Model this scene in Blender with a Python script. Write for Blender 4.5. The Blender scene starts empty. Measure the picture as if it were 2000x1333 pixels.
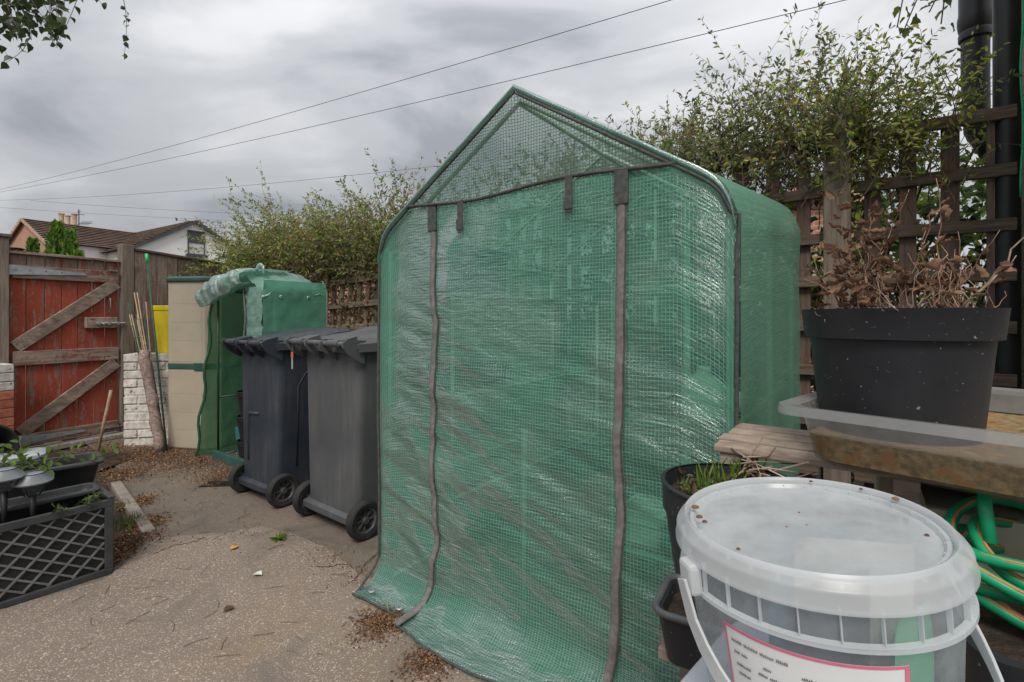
import bpy, math, random
import numpy as np
from mathutils import Vector, Matrix
random.seed(7); rng = np.random.default_rng(11)
scene = bpy.context.scene
COL = scene.collection
R = math.radians
# ------------------------------------------------------------------ camera
F = 964.0; HOR = 620.0; CAMH = 1.15           # focal length (px of 2000), horizon row, eye height
cam_d = bpy.data.cameras.new('camera'); cam = bpy.data.objects.new('camera', cam_d); COL.objects.link(cam)
cam.location = (0, 0, CAMH); cam.rotation_euler = (R(90), 0, 0)
cam_d.sensor_width = 36; cam_d.lens = 36 * F / 2000; cam_d.shift_y = -(666.5 - HOR) / 2000
cam_d.clip_start = .02; cam_d.clip_end = 2000
scene.camera = cam
scene.render.resolution_x = 1024; scene.render.resolution_y = 682
# ------------------------------------------------------------------ sky (overcast) and sun
SUN_EL, SUN_AZ = R(50), R(188)                # azimuth clockwise from +Y
w = bpy.data.worlds.new('World'); scene.world = w; w.use_nodes = True
nt = w.node_tree; nt.nodes.clear()
def N(tree, t, **k):
    n = tree.nodes.new(t)
    for a, v in k.items():
        if a.startswith('i_'): n.inputs[a[2:].replace('_', ' ')].default_value = v
        else: setattr(n, a, v)
    return n
def math_n(tree, op, a, b=None, c=None):
    n = tree.nodes.new('ShaderNodeMath'); n.operation = op
    for i, v in enumerate((a, b, c)):
        if v is None: continue
        if isinstance(v, (int, float)): n.inputs[i].default_value = v
        else: tree.links.new(v, n.inputs[i])
    return n.outputs[0]
sky = N(nt, 'ShaderNodeTexSky', sky_type='NISHITA', sun_disc=False, sun_elevation=SUN_EL, sun_rotation=SUN_AZ)
tc = N(nt, 'ShaderNodeTexCoord'); sep = N(nt, 'ShaderNodeSeparateXYZ'); nt.links.new(tc.outputs['Generated'], sep.inputs[0])
zc = math_n(nt, 'ADD', math_n(nt, 'MAXIMUM', sep.outputs['Z'], 0.0), 0.30)   # cloud deck: direction / height
cx = math_n(nt, 'DIVIDE', sep.outputs['X'], zc); cy = math_n(nt, 'DIVIDE', sep.outputs['Y'], zc)
cmb = N(nt, 'ShaderNodeCombineXYZ'); nt.links.new(cx, cmb.inputs[0]); nt.links.new(cy, cmb.inputs[1])
mp = N(nt, 'ShaderNodeMapping'); mp.inputs['Rotation'].default_value = (0, 0, R(-20)); mp.inputs['Scale'].default_value = (.95, 1.45, 1); mp.inputs['Location'].default_value = (3.1, .35, 0)
nt.links.new(cmb.outputs[0], mp.inputs[0])
n1 = N(nt, 'ShaderNodeTexNoise'); n1.inputs['Scale'].default_value = 1.5; n1.inputs['Detail'].default_value = 6; n1.inputs['Roughness'].default_value = .5; n1.inputs['Distortion'].default_value = .5
nt.links.new(mp.outputs[0], n1.inputs['Vector'])
rmp = N(nt, 'ShaderNodeValToRGB'); rmp.color_ramp.interpolation = 'EASE'
rmp.color_ramp.elements[0].position = .32; rmp.color_ramp.elements[0].color = (.160, .168, .183, 1)
rmp.color_ramp.elements[1].position = .67; rmp.color_ramp.elements[1].color = (.335, .337, .344, 1)
e = rmp.color_ramp.elements.new(.48); e.color = (.243, .249, .259, 1)
nt.links.new(n1.outputs['Fac'], rmp.inputs[0])
# standard overcast sky: brighter towards the zenith
gain = math_n(nt, 'ADD', math_n(nt, 'MULTIPLY', math_n(nt, 'MAXIMUM', sep.outputs['Z'], 0.0), 1.6), .80)
vm = N(nt, 'ShaderNodeVectorMath', operation='SCALE'); nt.links.new(rmp.outputs[0], vm.inputs[0]); nt.links.new(gain, vm.inputs['Scale'])
bg1 = N(nt, 'ShaderNodeBackground'); bg1.inputs['Strength'].default_value = .1; nt.links.new(sky.outputs[0], bg1.inputs[0])
bg2 = N(nt, 'ShaderNodeBackground'); bg2.inputs['Strength'].default_value = 1.0; nt.links.new(vm.outputs[0], bg2.inputs[0])
mx = N(nt, 'ShaderNodeMixShader'); mx.inputs[0].default_value = .96
nt.links.new(bg1.outputs[0], mx.inputs[1]); nt.links.new(bg2.outputs[0], mx.inputs[2])
wo = N(nt, 'ShaderNodeOutputWorld'); nt.links.new(mx.outputs[0], wo.inputs[0])
sd = bpy.data.lights.new('sun', 'SUN'); sd.energy = 1.5; sd.angle = R(22); sd.color = (1, .94, .84)
so = bpy.data.objects.new('sun', sd); COL.objects.link(so)
sdir = Vector((math.sin(SUN_AZ) * math.cos(SUN_EL), math.cos(SUN_AZ) * math.cos(SUN_EL), math.sin(SUN_EL)))
so.rotation_euler = sdir.to_track_quat('Z', 'Y').to_euler(); so.location = (-3, -4, 8)
scene.view_settings.view_transform = 'Standard'; scene.view_settings.look = 'None'
scene.view_settings.exposure = 0.82; scene.view_settings.gamma = 1
# ------------------------------------------------------------------ helpers
def P(px, py, Y): return Vector(((px - 1000) / F * Y, Y, CAMH + (HOR - py) / F * Y))
def G(px, py, z=0.0):
    Y = (CAMH - z) * F / (py - HOR); return Vector(((px - 1000) / F * Y, Y, z))
def hash2(ix, iy, s): 
    h = np.sin(ix * 127.1 + iy * 311.7 + s * 74.7) * 43758.5453
    return h - np.floor(h)
def vnoise(x, y, s=0):
    x = np.asarray(x, float); y = np.asarray(y, float)
    ix = np.floor(x); iy = np.floor(y); fx = x - ix; fy = y - iy
    fx = fx * fx * (3 - 2 * fx); fy = fy * fy * (3 - 2 * fy)
    a = hash2(ix, iy, s); b = hash2(ix + 1, iy, s); c = hash2(ix, iy + 1, s); d = hash2(ix + 1, iy + 1, s)
    return (a + (b - a) * fx) * (1 - fy) + (c + (d - c) * fx) * fy - .5
def tag(o, label=None, cat=None, group=None, kind=None):
    if label: o['label'] = label
    if cat: o['category'] = cat
    if group: o['group'] = group
    if kind: o['kind'] = kind
    return o
def thing(name, label, cat, loc=(0, 0, 0), rz=0.0, group=None, rot=None):
    o = bpy.data.objects.new(name, None); COL.objects.link(o); o.empty_display_size = .1
    o.location = loc; o.rotation_euler = rot if rot else (0, 0, rz)
    return tag(o, label, cat, group)
class MB:
    def __init__(s): s.v = []; s.f = []; s.uv = None
    def add(s, vs, fs):
        b = len(s.v); s.v += [tuple(p) for p in vs]; s.f += [tuple(i + b for i in f) for f in fs]; return s
    def box(s, x0, x1, y0, y1, z0, z1, M=None):
        vs = [Vector((x, y, z)) for z in (z0, z1) for y in (y0, y1) for x in (x0, x1)]
        if M: vs = [M @ q for q in vs]
        return s.add(vs, [(0, 2, 3, 1), (4, 5, 7, 6), (0, 1, 5, 4), (2, 6, 7, 3), (0, 4, 6, 2), (1, 3, 7, 5)])
    def beam(s, p0, p1, wd, th, up=(0, 0, 1)):
        p0 = Vector(p0); p1 = Vector(p1); d = (p1 - p0).normalized(); u = Vector(up)
        a = d.cross(u).normalized(); b = a.cross(d).normalized()       # a: sideways (wd), b: up (th)
        vs = [p + a * (i * wd / 2) + b * (j * th / 2) for p in (p0, p1) for i, j in ((-1, -1), (1, -1), (1, 1), (-1, 1))]
        return s.add(vs, [(0, 1, 2, 3), (7, 6, 5, 4), (0, 4, 5, 1), (1, 5, 6, 2), (2, 6, 7, 3), (3, 7, 4, 0)])
    def tube(s, pts, r, n=8, cap=True, flat=None):
        pts = [Vector(p) for p in pts]; m = len(pts); rs = r if isinstance(r, (list, tuple)) else [r] * m
        vs = []; ref = None
        for i, p in enumerate(pts):
            d = (pts[min(i + 1, m - 1)] - pts[max(i - 1, 0)])
            d = d.normalized() if d.length > 1e-9 else Vector((0, 0, 1))
            if ref is None: ref = Vector((0, 0, 1)) if abs(d.z) < .9 else Vector((1, 0, 0))
            a = d.cross(ref).normalized(); b = a.cross(d).normalized(); ref = b
            fl = flat if flat else 1.0
            for k in range(n):
                t = 2 * math.pi * k / n
                vs.append(p + a * math.cos(t) * rs[i] + b * math.sin(t) * rs[i] * fl)
        fs = [(i * n + k, i * n + (k + 1) % n, (i + 1) * n + (k + 1) % n, (i + 1) * n + k) for i in range(m - 1) for k in range(n)]
        if cap: fs += [tuple(range(n - 1, -1, -1)), tuple((m - 1) * n + k for k in range(n))]
        return s.add(vs, fs)
    def lathe(s, prof, n=32, c=(0, 0, 0), cap0=False, cap1=False, M=None):
        vs = []
        for r, z in prof:
            for k in range(n):
                t = 2 * math.pi * k / n; q = Vector((r * math.cos(t), r * math.sin(t), z))
                vs.append((M @ q) if M else q + Vector(c))
        m = len(prof)
        fs = [(i * n + k, i * n + (k + 1) % n, (i + 1) * n + (k + 1) % n, (i + 1) * n + k) for i in range(m - 1) for k in range(n)]
        if cap0: fs.append(tuple(range(n - 1, -1, -1)))
        if cap1: fs.append(tuple((m - 1) * n + k for k in range(n)))
        return s.add(vs, fs)
    def loft(s, rings, cap0=True, cap1=True):
        n = len(rings[0]); vs = [q for r in rings for q in r]; m = len(rings)
        fs = [(i * n + k, i * n + (k + 1) % n, (i + 1) * n + (k + 1) % n, (i + 1) * n + k) for i in range(m - 1) for k in range(n)]
        if cap0: fs.append(tuple(range(n - 1, -1, -1)))
        if cap1: fs.append(tuple((m - 1) * n + k for k in range(n)))
        return s.add(vs, fs)
    def grid(s, X, Y, Z, U, V):
        X, Y, Z, U, V = np.broadcast_arrays(*[np.asarray(q, float) for q in (X, Y, Z, U, V)]); ni, nj = X.shape; b = len(s.v)
        s.v += list(map(tuple, np.stack([X, Y, Z], -1).reshape(-1, 3).tolist()))
        if s.uv is None: s.uv = []
        s.uv += np.stack([U, V], -1).reshape(-1, 2).tolist()
        s.f += [(b + i * nj + j, b + (i + 1) * nj + j, b + (i + 1) * nj + j + 1, b + i * nj + j + 1) for i in range(ni - 1) for j in range(nj - 1)]
        return s
    def build(s, name, mat, parent=None, smooth=False, bevel=0, kind=None, label=None, angle=None):
        me = bpy.data.meshes.new(name); me.from_pydata(s.v, [], s.f)
        if s.uv is not None:
            l = me.uv_layers.new(name='UVMap'); idx = np.empty(len(me.loops), np.int32); me.loops.foreach_get('vertex_index', idx)
            l.data.foreach_set('uv', np.array(s.uv, np.float32)[idx].ravel())
        me.materials.append(mat)
        if smooth:
            me.polygons.foreach_set('use_smooth', [True] * len(me.polygons))
            if angle: me.set_sharp_from_angle(angle=R(angle))
        me.update()
        o = bpy.data.objects.new(name, me); COL.objects.link(o)
        if parent: o.parent = parent
        if bevel:
            b = o.modifiers.new('bevel', 'BEVEL'); b.width = bevel; b.segments = 2; b.limit_method = 'ANGLE'; b.angle_limit = R(40)
        return tag(o, label, kind=kind)
def rrect(x0, x1, y0, y1, r, z, n=4):
    out = []
    for cx_, cy_, a0 in ((x1 - r, y1 - r, 0), (x0 + r, y1 - r, 90), (x0 + r, y0 + r, 180), (x1 - r, y0 + r, 270)):
        for k in range(n + 1):
            a = R(a0 + 90 * k / n); out.append(Vector((cx_ + r * math.cos(a), cy_ + r * math.sin(a), z)))
    return out
# ------------------------------------------------------------------ materials
def newmat(name):
    m = bpy.data.materials.new(name); m.use_nodes = True; t = m.node_tree
    b = t.nodes['Principled BSDF']; return m, t, b
def ramp(t, fac, stops):
    r = t.nodes.new('ShaderNodeValToRGB'); e = r.color_ramp.elements
    e[0].position, e[0].color = stops[0][0], (*stops[0][1], 1); e[1].position, e[1].color = stops[-1][0], (*stops[-1][1], 1)
    for p, c in stops[1:-1]: q = e.new(p); q.color = (*c, 1)
    t.links.new(fac, r.inputs[0]); return r.outputs[0]
def noise(t, vec, scale, detail=5, rough=.55, dist=0):
    n = t.nodes.new('ShaderNodeTexNoise'); n.inputs['Scale'].default_value = scale; n.inputs['Detail'].default_value = detail
    n.inputs['Roughness'].default_value = rough; n.inputs['Distortion'].default_value = dist; t.links.new(vec, n.inputs['Vector']); return n.outputs['Fac']
def mixc(t, fac, a, b, mode='MIX'):
    n = t.nodes.new('ShaderNodeMix'); n.data_type = 'RGBA'; n.blend_type = mode
    for s_, v in ((0, fac), (6, a), (7, b)):
        if hasattr(v, 'is_output'): t.links.new(v, n.inputs[s_])
        else: n.inputs[s_].default_value = v if s_ == 0 else (*v, 1)
    return n.outputs[2]
def coords(t, scale=(1, 1, 1), uv=False):
    c = t.nodes.new('ShaderNodeTexCoord'); m = t.nodes.new('ShaderNodeMapping'); m.inputs['Scale'].default_value = scale
    t.links.new(c.outputs['UV' if uv else 'Object'], m.inputs[0]); return m.outputs[0]
def bump(t, b, h, strength=.3, dist=.01, prev=None):
    n = t.nodes.new('ShaderNodeBump'); n.inputs['Strength'].default_value = strength; n.inputs['Distance'].default_value = dist
    t.links.new(h, n.inputs['Height'])
    if prev: t.links.new(prev, n.inputs['Normal'])
    if b: t.links.new(n.outputs[0], b.inputs['Normal'])
    return n.outputs[0]
def objrand(t, lo, hi):
    o = t.nodes.new('ShaderNodeObjectInfo'); m = t.nodes.new('ShaderNodeMapRange'); m.inputs[3].default_value = lo; m.inputs[4].default_value = hi
    t.links.new(o.outputs['Random'], m.inputs[0]); return m.outputs[0]
def pm(name, c1, c2, scale=8, sc3=(1, 1, 1), rough=.7, lo=.35, hi=.65, bmp=.25, bd=.004, rand=.0, spots=None, spot_scale=60, spot_t=.68, metal=0, spec=.4, r2=None, bscale=None, streak=None):
    m, t, b = newmat(name); v = coords(t, sc3)
    f = noise(t, v, scale); c = ramp(t, f, [(lo, c1), (hi, c2)])
    if spots:
        sf = noise(t, coords(t), spot_scale, 3); mk = ramp(t, sf, [(spot_t, (0, 0, 0)), (spot_t + .04, (1, 1, 1))]); c = mixc(t, mk, c, spots)
    if streak:
        sf2 = noise(t, coords(t, (16, 16, 1.3)), 2.2, 6, .6); sf3 = noise(t, coords(t), 3.5, 4); sm_ = math_n(t, 'MULTIPLY', sf2, sf3); c = mixc(t, ramp(t, sm_, [(.24, (0, 0, 0)), (.42, (.42, .42, .42))]), c, streak)
    if rand:
        k = objrand(t, 1 - rand, 1 + rand); vmn = t.nodes.new('ShaderNodeVectorMath'); vmn.operation = 'SCALE'; t.links.new(c, vmn.inputs[0]); t.links.new(k, vmn.inputs['Scale']); c = vmn.outputs[0]
    t.links.new(c, b.inputs['Base Color']); b.inputs['Roughness'].default_value = rough; b.inputs['Metallic'].default_value = metal; b.inputs['Specular IOR Level'].default_value = spec
    if r2: 
        mr = t.nodes.new('ShaderNodeMapRange'); mr.inputs[3].default_value = rough; mr.inputs[4].default_value = r2; t.links.new(f, mr.inputs[0]); t.links.new(mr.outputs[0], b.inputs['Roughness'])
    if bmp: bump(t, b, noise(t, coords(t, sc3), bscale or scale * 4, 6), bmp, bd)
    return m
def wood(name, dark, light, sc3, paint=None, peel=.5, rand=.15, moss=None):
    m, t, b = newmat(name); v = coords(t, sc3)
    oi = t.nodes.new('ShaderNodeObjectInfo'); ad = t.nodes.new('ShaderNodeVectorMath'); ad.operation = 'ADD'
    sc_ = t.nodes.new('ShaderNodeVectorMath'); sc_.operation = 'SCALE'; cb = t.nodes.new('ShaderNodeCombineXYZ')
    for i in range(3): t.links.new(oi.outputs['Random'], cb.inputs[i])
    t.links.new(cb.outputs[0], sc_.inputs[0]); sc_.inputs['Scale'].default_value = 37.0
    t.links.new(v, ad.inputs[0]); t.links.new(sc_.outputs[0], ad.inputs[1]); vv = ad.outputs[0]
    g = noise(t, vv, 5, 8, .7, .3); c = ramp(t, g, [(.3, dark), (.7, light)])
    h = g
    if paint:
        pf = noise(t, vv, 2.6, 10, .72, .2); fine = noise(t, coords(t, (14, 14, 9)), 3, 4)
        s1 = math_n(t, 'ADD', math_n(t, 'MULTIPLY', pf, .7), math_n(t, 'MULTIPLY', fine, .3))
        mk = ramp(t, s1, [(peel - .02, (1, 1, 1)), (peel + .03, (0, 0, 0))])
        pc = ramp(t, noise(t, coords(t, (3, 3, 2)), 2, 6), [(.3, tuple(x * .72 for x in paint)), (.7, tuple(min(1, x * 1.2) for x in paint))])
        c = mixc(t, mk, c, pc)
    if moss:
        mf = noise(t, coords(t, (3, 3, 3)), 2.2, 6); mk2 = ramp(t, mf, [(.5, (0, 0, 0)), (.72, (.75, .75, .75))]); c = mixc(t, mk2, c, moss)
    k = objrand(t, 1 - rand, 1 + rand); vmn = t.nodes.new('ShaderNodeVectorMath'); vmn.operation = 'SCALE'; t.links.new(c, vmn.inputs[0]); t.links.new(k, vmn.inputs['Scale'])
    t.links.new(vmn.outputs[0], b.inputs['Base Color']); b.inputs['Roughness'].default_value = .85; b.inputs['Specular IOR Level'].default_value = .2
    bump(t, b, h, .5, .004); return m
def leafmat(name, trans=.3, rough=.5, rand=0, c=None, c2=None):
    m, t, b = newmat(name)
    if c is None:
        a = t.nodes.new('ShaderNodeAttribute'); a.attribute_name = 'Col'; col = a.outputs['Color']
    else:
        oi = t.nodes.new('ShaderNodeObjectInfo'); col = ramp(t, oi.outputs['Random'], [(0, c), (1, c2)])
        col = mixc(t, ramp(t, noise(t, coords(t), 40, 3), [(.4, (0, 0, 0)), (.7, (.5, .5, .5))]), col, tuple(x * .5 for x in c))
    t.links.new(col, b.inputs['Base Color']); b.inputs['Roughness'].default_value = rough; b.inputs['Specular IOR Level'].default_value = .5
    tr = t.nodes.new('ShaderNodeBsdfTranslucent'); t.links.new(col, tr.inputs[0]); mxn = t.nodes.new('ShaderNodeMixShader'); mxn.inputs[0].default_value = trans
    t.links.new(b.outputs[0], mxn.inputs[1]); t.links.new(tr.outputs[0], mxn.inputs[2]); t.links.new(mxn.outputs[0], t.nodes['Material Output'].inputs[0]); return m
def film(name, line, sheet, tint, clear=.45, gloss=.16, pitch=.0110, lw=.2, bs=.7, gmask=0.0):
    """reinforced polythene: woven cords at about 1 cm with a thin clear green film between them"""
    m, t, b = newmat(name); t.nodes.remove(b); out = t.nodes['Material Output']
    uv = coords(t, (1, 1, 1), uv=True); sp = t.nodes.new('ShaderNodeSeparateXYZ'); t.links.new(uv, sp.inputs[0])
    def ln(ax): 
        fr = math_n(t, 'FRACT', math_n(t, 'DIVIDE', sp.outputs[ax], pitch)); return math_n(t, 'ABSOLUTE', math_n(t, 'SUBTRACT', fr, .5))
    lx, ly = ln('X'), ln('Y')
    mxx = math_n(t, 'MAXIMUM', lx, ly); mk = math_n(t, 'GREATER_THAN', mxx, .5 - lw / 2)
    dirt = noise(t, coords(t, (1, 1, 1), uv=True), 3.0, 8, .65)
    c_sheet = mixc(t, ramp(t, dirt, [(.45, (0, 0, 0)), (.75, (.6, .6, .6))]), sheet, tuple(min(1, x * 1.25 + .02) for x in sheet))
    # crinkles: long creases, fine crumple and the small dome of every cell
    w1 = noise(t, coords(t, (6, 27, 1), uv=True), 1.15, 7, .60, 1.6); w2 = noise(t, coords(t, (1, 1, 1), uv=True), 75, 3, .5, .4)
    hh = math_n(t, 'ADD', math_n(t, 'MULTIPLY', w1, 1.0), math_n(t, 'MULTIPLY', w2, .14))
    hh = math_n(t, 'ADD', hh, math_n(t, 'MULTIPLY', mxx, .18))
    nrm = bump(t, None, hh, bs, .009)
    df = t.nodes.new('ShaderNodeBsdfDiffuse'); tl = t.nodes.new('ShaderNodeBsdfTranslucent'); tp = t.nodes.new('ShaderNodeBsdfTransparent'); gl = t.nodes.new('ShaderNodeBsdfGlossy')
    gl.inputs['Roughness'].default_value = .17; t.links.new(nrm, gl.inputs['Normal']); t.links.new(nrm, df.inputs['Normal'])
    tp.inputs[0].default_value = (*tint, 1)
    lc = mixc(t, mk, c_sheet, line); t.links.new(lc, df.inputs[0]); t.links.new(lc, tl.inputs[0])
    m1 = t.nodes.new('ShaderNodeMixShader'); m1.inputs[0].default_value = .45; t.links.new(df.outputs[0], m1.inputs[1]); t.links.new(tl.outputs[0], m1.inputs[2])
    cl = math_n(t, 'MULTIPLY', math_n(t, 'SUBTRACT', 1.0, mk), clear); cl = math_n(t, 'ADD', cl, math_n(t, 'MULTIPLY', mk, .08))
    m2 = t.nodes.new('ShaderNodeMixShader'); t.links.new(cl, m2.inputs[0]); t.links.new(m1.outputs[0], m2.inputs[1]); t.links.new(tp.outputs[0], m2.inputs[2])
    fr = t.nodes.new('ShaderNodeFresnel'); fr.inputs[0].default_value = 1.4
    gm = noise(t, coords(t, (1, 1, 1), uv=True), 2.6, 4, .55, .8); mr_ = t.nodes.new('ShaderNodeMapRange'); mr_.inputs[1].default_value = .42; mr_.inputs[2].default_value = .66; mr_.inputs[3].default_value = gloss; mr_.inputs[4].default_value = gloss + gmask; t.links.new(gm, mr_.inputs[0])
    gf = math_n(t, 'MINIMUM', math_n(t, 'ADD', math_n(t, 'MULTIPLY', fr.outputs[0], .35), mr_.outputs[0]), .5)
    m3 = t.nodes.new('ShaderNodeMixShader'); t.links.new(gf, m3.inputs[0]); t.links.new(m2.outputs[0], m3.inputs[1]); t.links.new(gl.outputs[0], m3.inputs[2])
    t.links.new(m3.outputs[0], out.inputs[0]); return m
def clearplastic(name, body, clear=.5, rough=.25, tint=(.9, .92, .94), gloss=.06, cloudy=None):
    m, t, b = newmat(name); out = t.nodes['Material Output']
    f = noise(t, coords(t), 9, 6)
    c = ramp(t, f, [(.3, tuple(x * .85 for x in body)), (.7, body)]); t.links.new(c, b.inputs['Base Color']); b.inputs['Roughness'].default_value = rough
    tl = t.nodes.new('ShaderNodeBsdfTranslucent'); t.links.new(c, tl.inputs[0]); tp = t.nodes.new('ShaderNodeBsdfTransparent'); tp.inputs[0].default_value = (*tint, 1)
    a = t.nodes.new('ShaderNodeMixShader'); a.inputs[0].default_value = .45; t.links.new(b.outputs[0], a.inputs[1]); t.links.new(tl.outputs[0], a.inputs[2])
    k = t.nodes.new('ShaderNodeMixShader'); t.links.new(a.outputs[0], k.inputs[1]); t.links.new(tp.outputs[0], k.inputs[2])
    if cloudy:
        mr = t.nodes.new('ShaderNodeMapRange'); mr.inputs[1].default_value = .35; mr.inputs[2].default_value = .65; mr.inputs[3].default_value = clear - cloudy; mr.inputs[4].default_value = clear + cloudy
        t.links.new(noise(t, coords(t, (1, 1, 1)), 14, 6, .6), mr.inputs[0]); t.links.new(mr.outputs[0], k.inputs[0])
    else: k.inputs[0].default_value = clear
    t.links.new(k.outputs[0], out.inputs[0]); return m

WG = (.30, .245, .20); WD = (.085, .062, .048)
M = {}
M['fence_v'] = wood('fence wood', (.16, .125, .10), (.48, .38, .315), (9, 9, .9), paint=(.27, .165, .14), peel=.46, rand=.25)
M['fence_h'] = wood('fence rail wood', (.08, .06, .048), (.24, .18, .14), (1.2, 1.2, 10), rand=.2)
M['trellis_v'] = wood('trellis lath wood', (.075, .05, .043), (.21, .145, .12), (10, 10, .9), rand=.25)
M['trellis_h'] = wood('trellis rail wood', (.06, .045, .036), (.215, .16, .125), (1.1, 1.1, 12), rand=.2)
M['trellis_old_v'] = wood('old trellis lath wood', (.12, .09, .068), (.34, .265, .20), (10, 10, .9), rand=.2, moss=(.10, .13, .05))
M['trellis_old_h'] = wood('old trellis rail wood', (.12, .092, .07), (.34, .265, .205), (1.1, 1.1, 12), rand=.2, moss=(.10, .13, .05))
M['post'] = wood('post wood', (.10, .08, .066), (.28, .225, .185), (10, 10, .8), rand=.15)
M['gate_red'] = wood('red gate boards', (.12, .085, .07), (.27, .20, .17), (9, 9, .8), paint=(.30, .062, .036), peel=.545, rand=.12)
M['gate_top'] = wood('weathered gate board tops', (.12, .085, .07), (.30, .22, .18), (9, 9, .8), paint=(.24, .06, .045), peel=.46, rand=.15)
M['gate_rail'] = wood('worn gate rail', (.10, .075, .06), (.38, .295, .245), (1.1, 1.1, 9), paint=(.22, .085, .065), peel=.46, rand=.08)
M['gate_brace'] = wood('worn gate brace', (.09, .07, .055), (.40, .315, .26), (2.2, 2.2, 5), paint=(.22, .10, .08), peel=.42, rand=.08)
M['bench'] = wood('bench slat wood', (.16, .12, .095), (.42, .34, .28), (2, 2, 12), rand=.12)
M['cane'] = pm('bamboo', (.30, .20, .12), (.45, .33, .21), 20, rough=.55, bmp=.1, rand=.25)
M['stake'] = pm('green plastic stake', (.015, .06, .035), (.03, .10, .06), 30, rough=.5, bmp=.05)
M['bright_green'] = pm('bright green cap', (.02, .45, .12), (.03, .55, .16), 30, rough=.4, bmp=0)
M['galv'] = pm('galvanised steel', (.33, .36, .39), (.47, .50, .53), 25, rough=.45, metal=.5, bmp=.1)
M['rust'] = pm('rusty steel', (.12, .08, .06), (.32, .28, .25), 40, rough=.6, metal=.4, bmp=.2)
M['white_brick'] = pm('white painted brick', (.42, .385, .345), (.66, .63, .59), 22, rough=.85, bmp=.6, bd=.006, rand=.1, spots=(.20, .12, .09), spot_scale=26, spot_t=.63)
M['red_brick'] = pm('red brick', (.30, .085, .045), (.42, .15, .08), 22, rough=.9, bmp=.6, bd=.006, rand=.18)
M['mortar'] = pm('mortar', (.20, .18, .155), (.34, .31, .27), 40, rough=.95, bmp=.5, bd=.004)
M['beige'] = pm('beige plastic', (.37, .315, .24), (.43, .37, .285), 4, rough=.55, bmp=.15, bd=.001, bscale=150)
M['beige_box'] = pm('cream board', (.40, .35, .27), (.50, .44, .35), 5, rough=.6, bmp=.1)
M['green_plastic'] = pm('dark green plastic', (.022, .07, .055), (.035, .10, .08), 6, rough=.5, bmp=.1, bd=.001)
M['yellow'] = pm('yellow plastic', (.50, .40, .012), (.62, .50, .02), 6, rough=.45, bmp=.05)
M['bin'] = pm('grey bin plastic', (.066, .070, .076), (.088, .092, .098), 3, rough=.42, r2=.6, bmp=.22, bd=.0006, bscale=260, spots=(.20, .19, .175), spot_scale=90, spot_t=.70, streak=(.15, .145, .135))
M['bin_dark'] = pm('blue grey bin plastic', (.024, .030, .041), (.038, .046, .060), 3, rough=.36, r2=.55, bmp=.22, bd=.0006, bscale=260, spots=(.16, .155, .145), spot_scale=90, spot_t=.71, streak=(.10, .095, .088))
M['rubber'] = pm('tyre rubber', (.012, .012, .013), (.03, .029, .028), 14, rough=.75, bmp=.3, bd=.001)
M['rim'] = pm('wheel rim plastic', (.04, .042, .046), (.075, .077, .08), 20, rough=.5, bmp=.05)
M['planter_grey'] = pm('planter plastic', (.034, .036, .039), (.052, .054, .058), 12, rough=.42, r2=.6, bmp=.1, spots=(.14, .135, .13), spot_scale=70, spot_t=.76)
M['ridge_highlight'] = pm('highlight grey plastic', (.11, .115, .12), (.16, .165, .17), 20, rough=.4, bmp=.05)  # highlight along the lattice ridges, put into the colour as paler grey
M['black'] = pm('black plastic', (.011, .011, .012), (.020, .020, .021), 8, rough=.42, r2=.6, bmp=.1, bd=.001, spots=(.09, .085, .08), spot_scale=85, spot_t=.76)
M['pot_black'] = pm('black pot plastic', (.013, .014, .018), (.024, .025, .029), 5, rough=.42, r2=.58, bmp=.05, bd=.001, spots=(.26, .245, .225), spot_scale=120, spot_t=.68, streak=(.03, .03, .03))
M['soil'] = pm('soil', (.022, .015, .010), (.075, .05, .032), 40, rough=.95, bmp=1, bd=.02)
M['teal'] = pm('teal plastic', (.03, .16, .17), (.045, .21, .215), 6, rough=.45, bmp=.03)
M['terracotta'] = pm('terracotta', (.33, .12, .065), (.44, .18, .10), 9, rough=.85, bmp=.2)
M['cream'] = pm('cream plastic', (.55, .54, .47), (.65, .64, .57), 8, rough=.5, bmp=.03)
M['crate_green'] = pm('dark green crate', (.006, .035, .028), (.012, .055, .043), 8, rough=.6, bmp=.1)
M['frame'] = pm('green coated steel tube', (.30, .42, .33), (.40, .52, .42), 12, rough=.45, bmp=.03)
M['frame_dark'] = pm('dark green steel tube', (.012, .035, .025), (.02, .05, .035), 12, rough=.4, bmp=.03)
M['zip'] = pm('grey zip tape', (.12, .11, .108), (.19, .175, .17), 60, rough=.85, bmp=.4, bd=.001, bscale=400)
M['trim'] = pm('dark grey binding', (.045, .048, .05), (.08, .082, .082), 60, rough=.85, bmp=.3, bd=.001, bscale=300)
M['film'] = film('green reinforced film', (.185, .435, .35), (.122, .335, .263), (.62, .93, .82), clear=.53, gloss=.02, gmask=.14, lw=.22, bs=.85)
M['film_gable'] = film('skylit green reinforced film', (.075, .15, .125), (.50, .60, .56), (.94, .985, .96), clear=.92, gloss=.02, lw=.16)  # gable copy paled and cleared, cords darkened, to paint in sky behind
M['film_side'] = film('dusty lit green film', (.25, .53, .39), (.27, .55, .41), (.74, .95, .84), clear=.36, gloss=.02, bs=.45)  # dusty cover; paler side tone stands in for light passing through
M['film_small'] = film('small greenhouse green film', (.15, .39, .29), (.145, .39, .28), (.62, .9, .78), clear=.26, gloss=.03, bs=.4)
M['film_roof'] = film('roof green film', (.22, .38, .32), (.4, .58, .51), (.94, .99, .965), clear=.90, gloss=.02, bs=.3, lw=.12)
M['film_roll'] = film('crumpled pale green film', (.27, .47, .40), (.28, .48, .41), (.6, .85, .75), clear=.16, gloss=.06, bs=.7)
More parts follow.
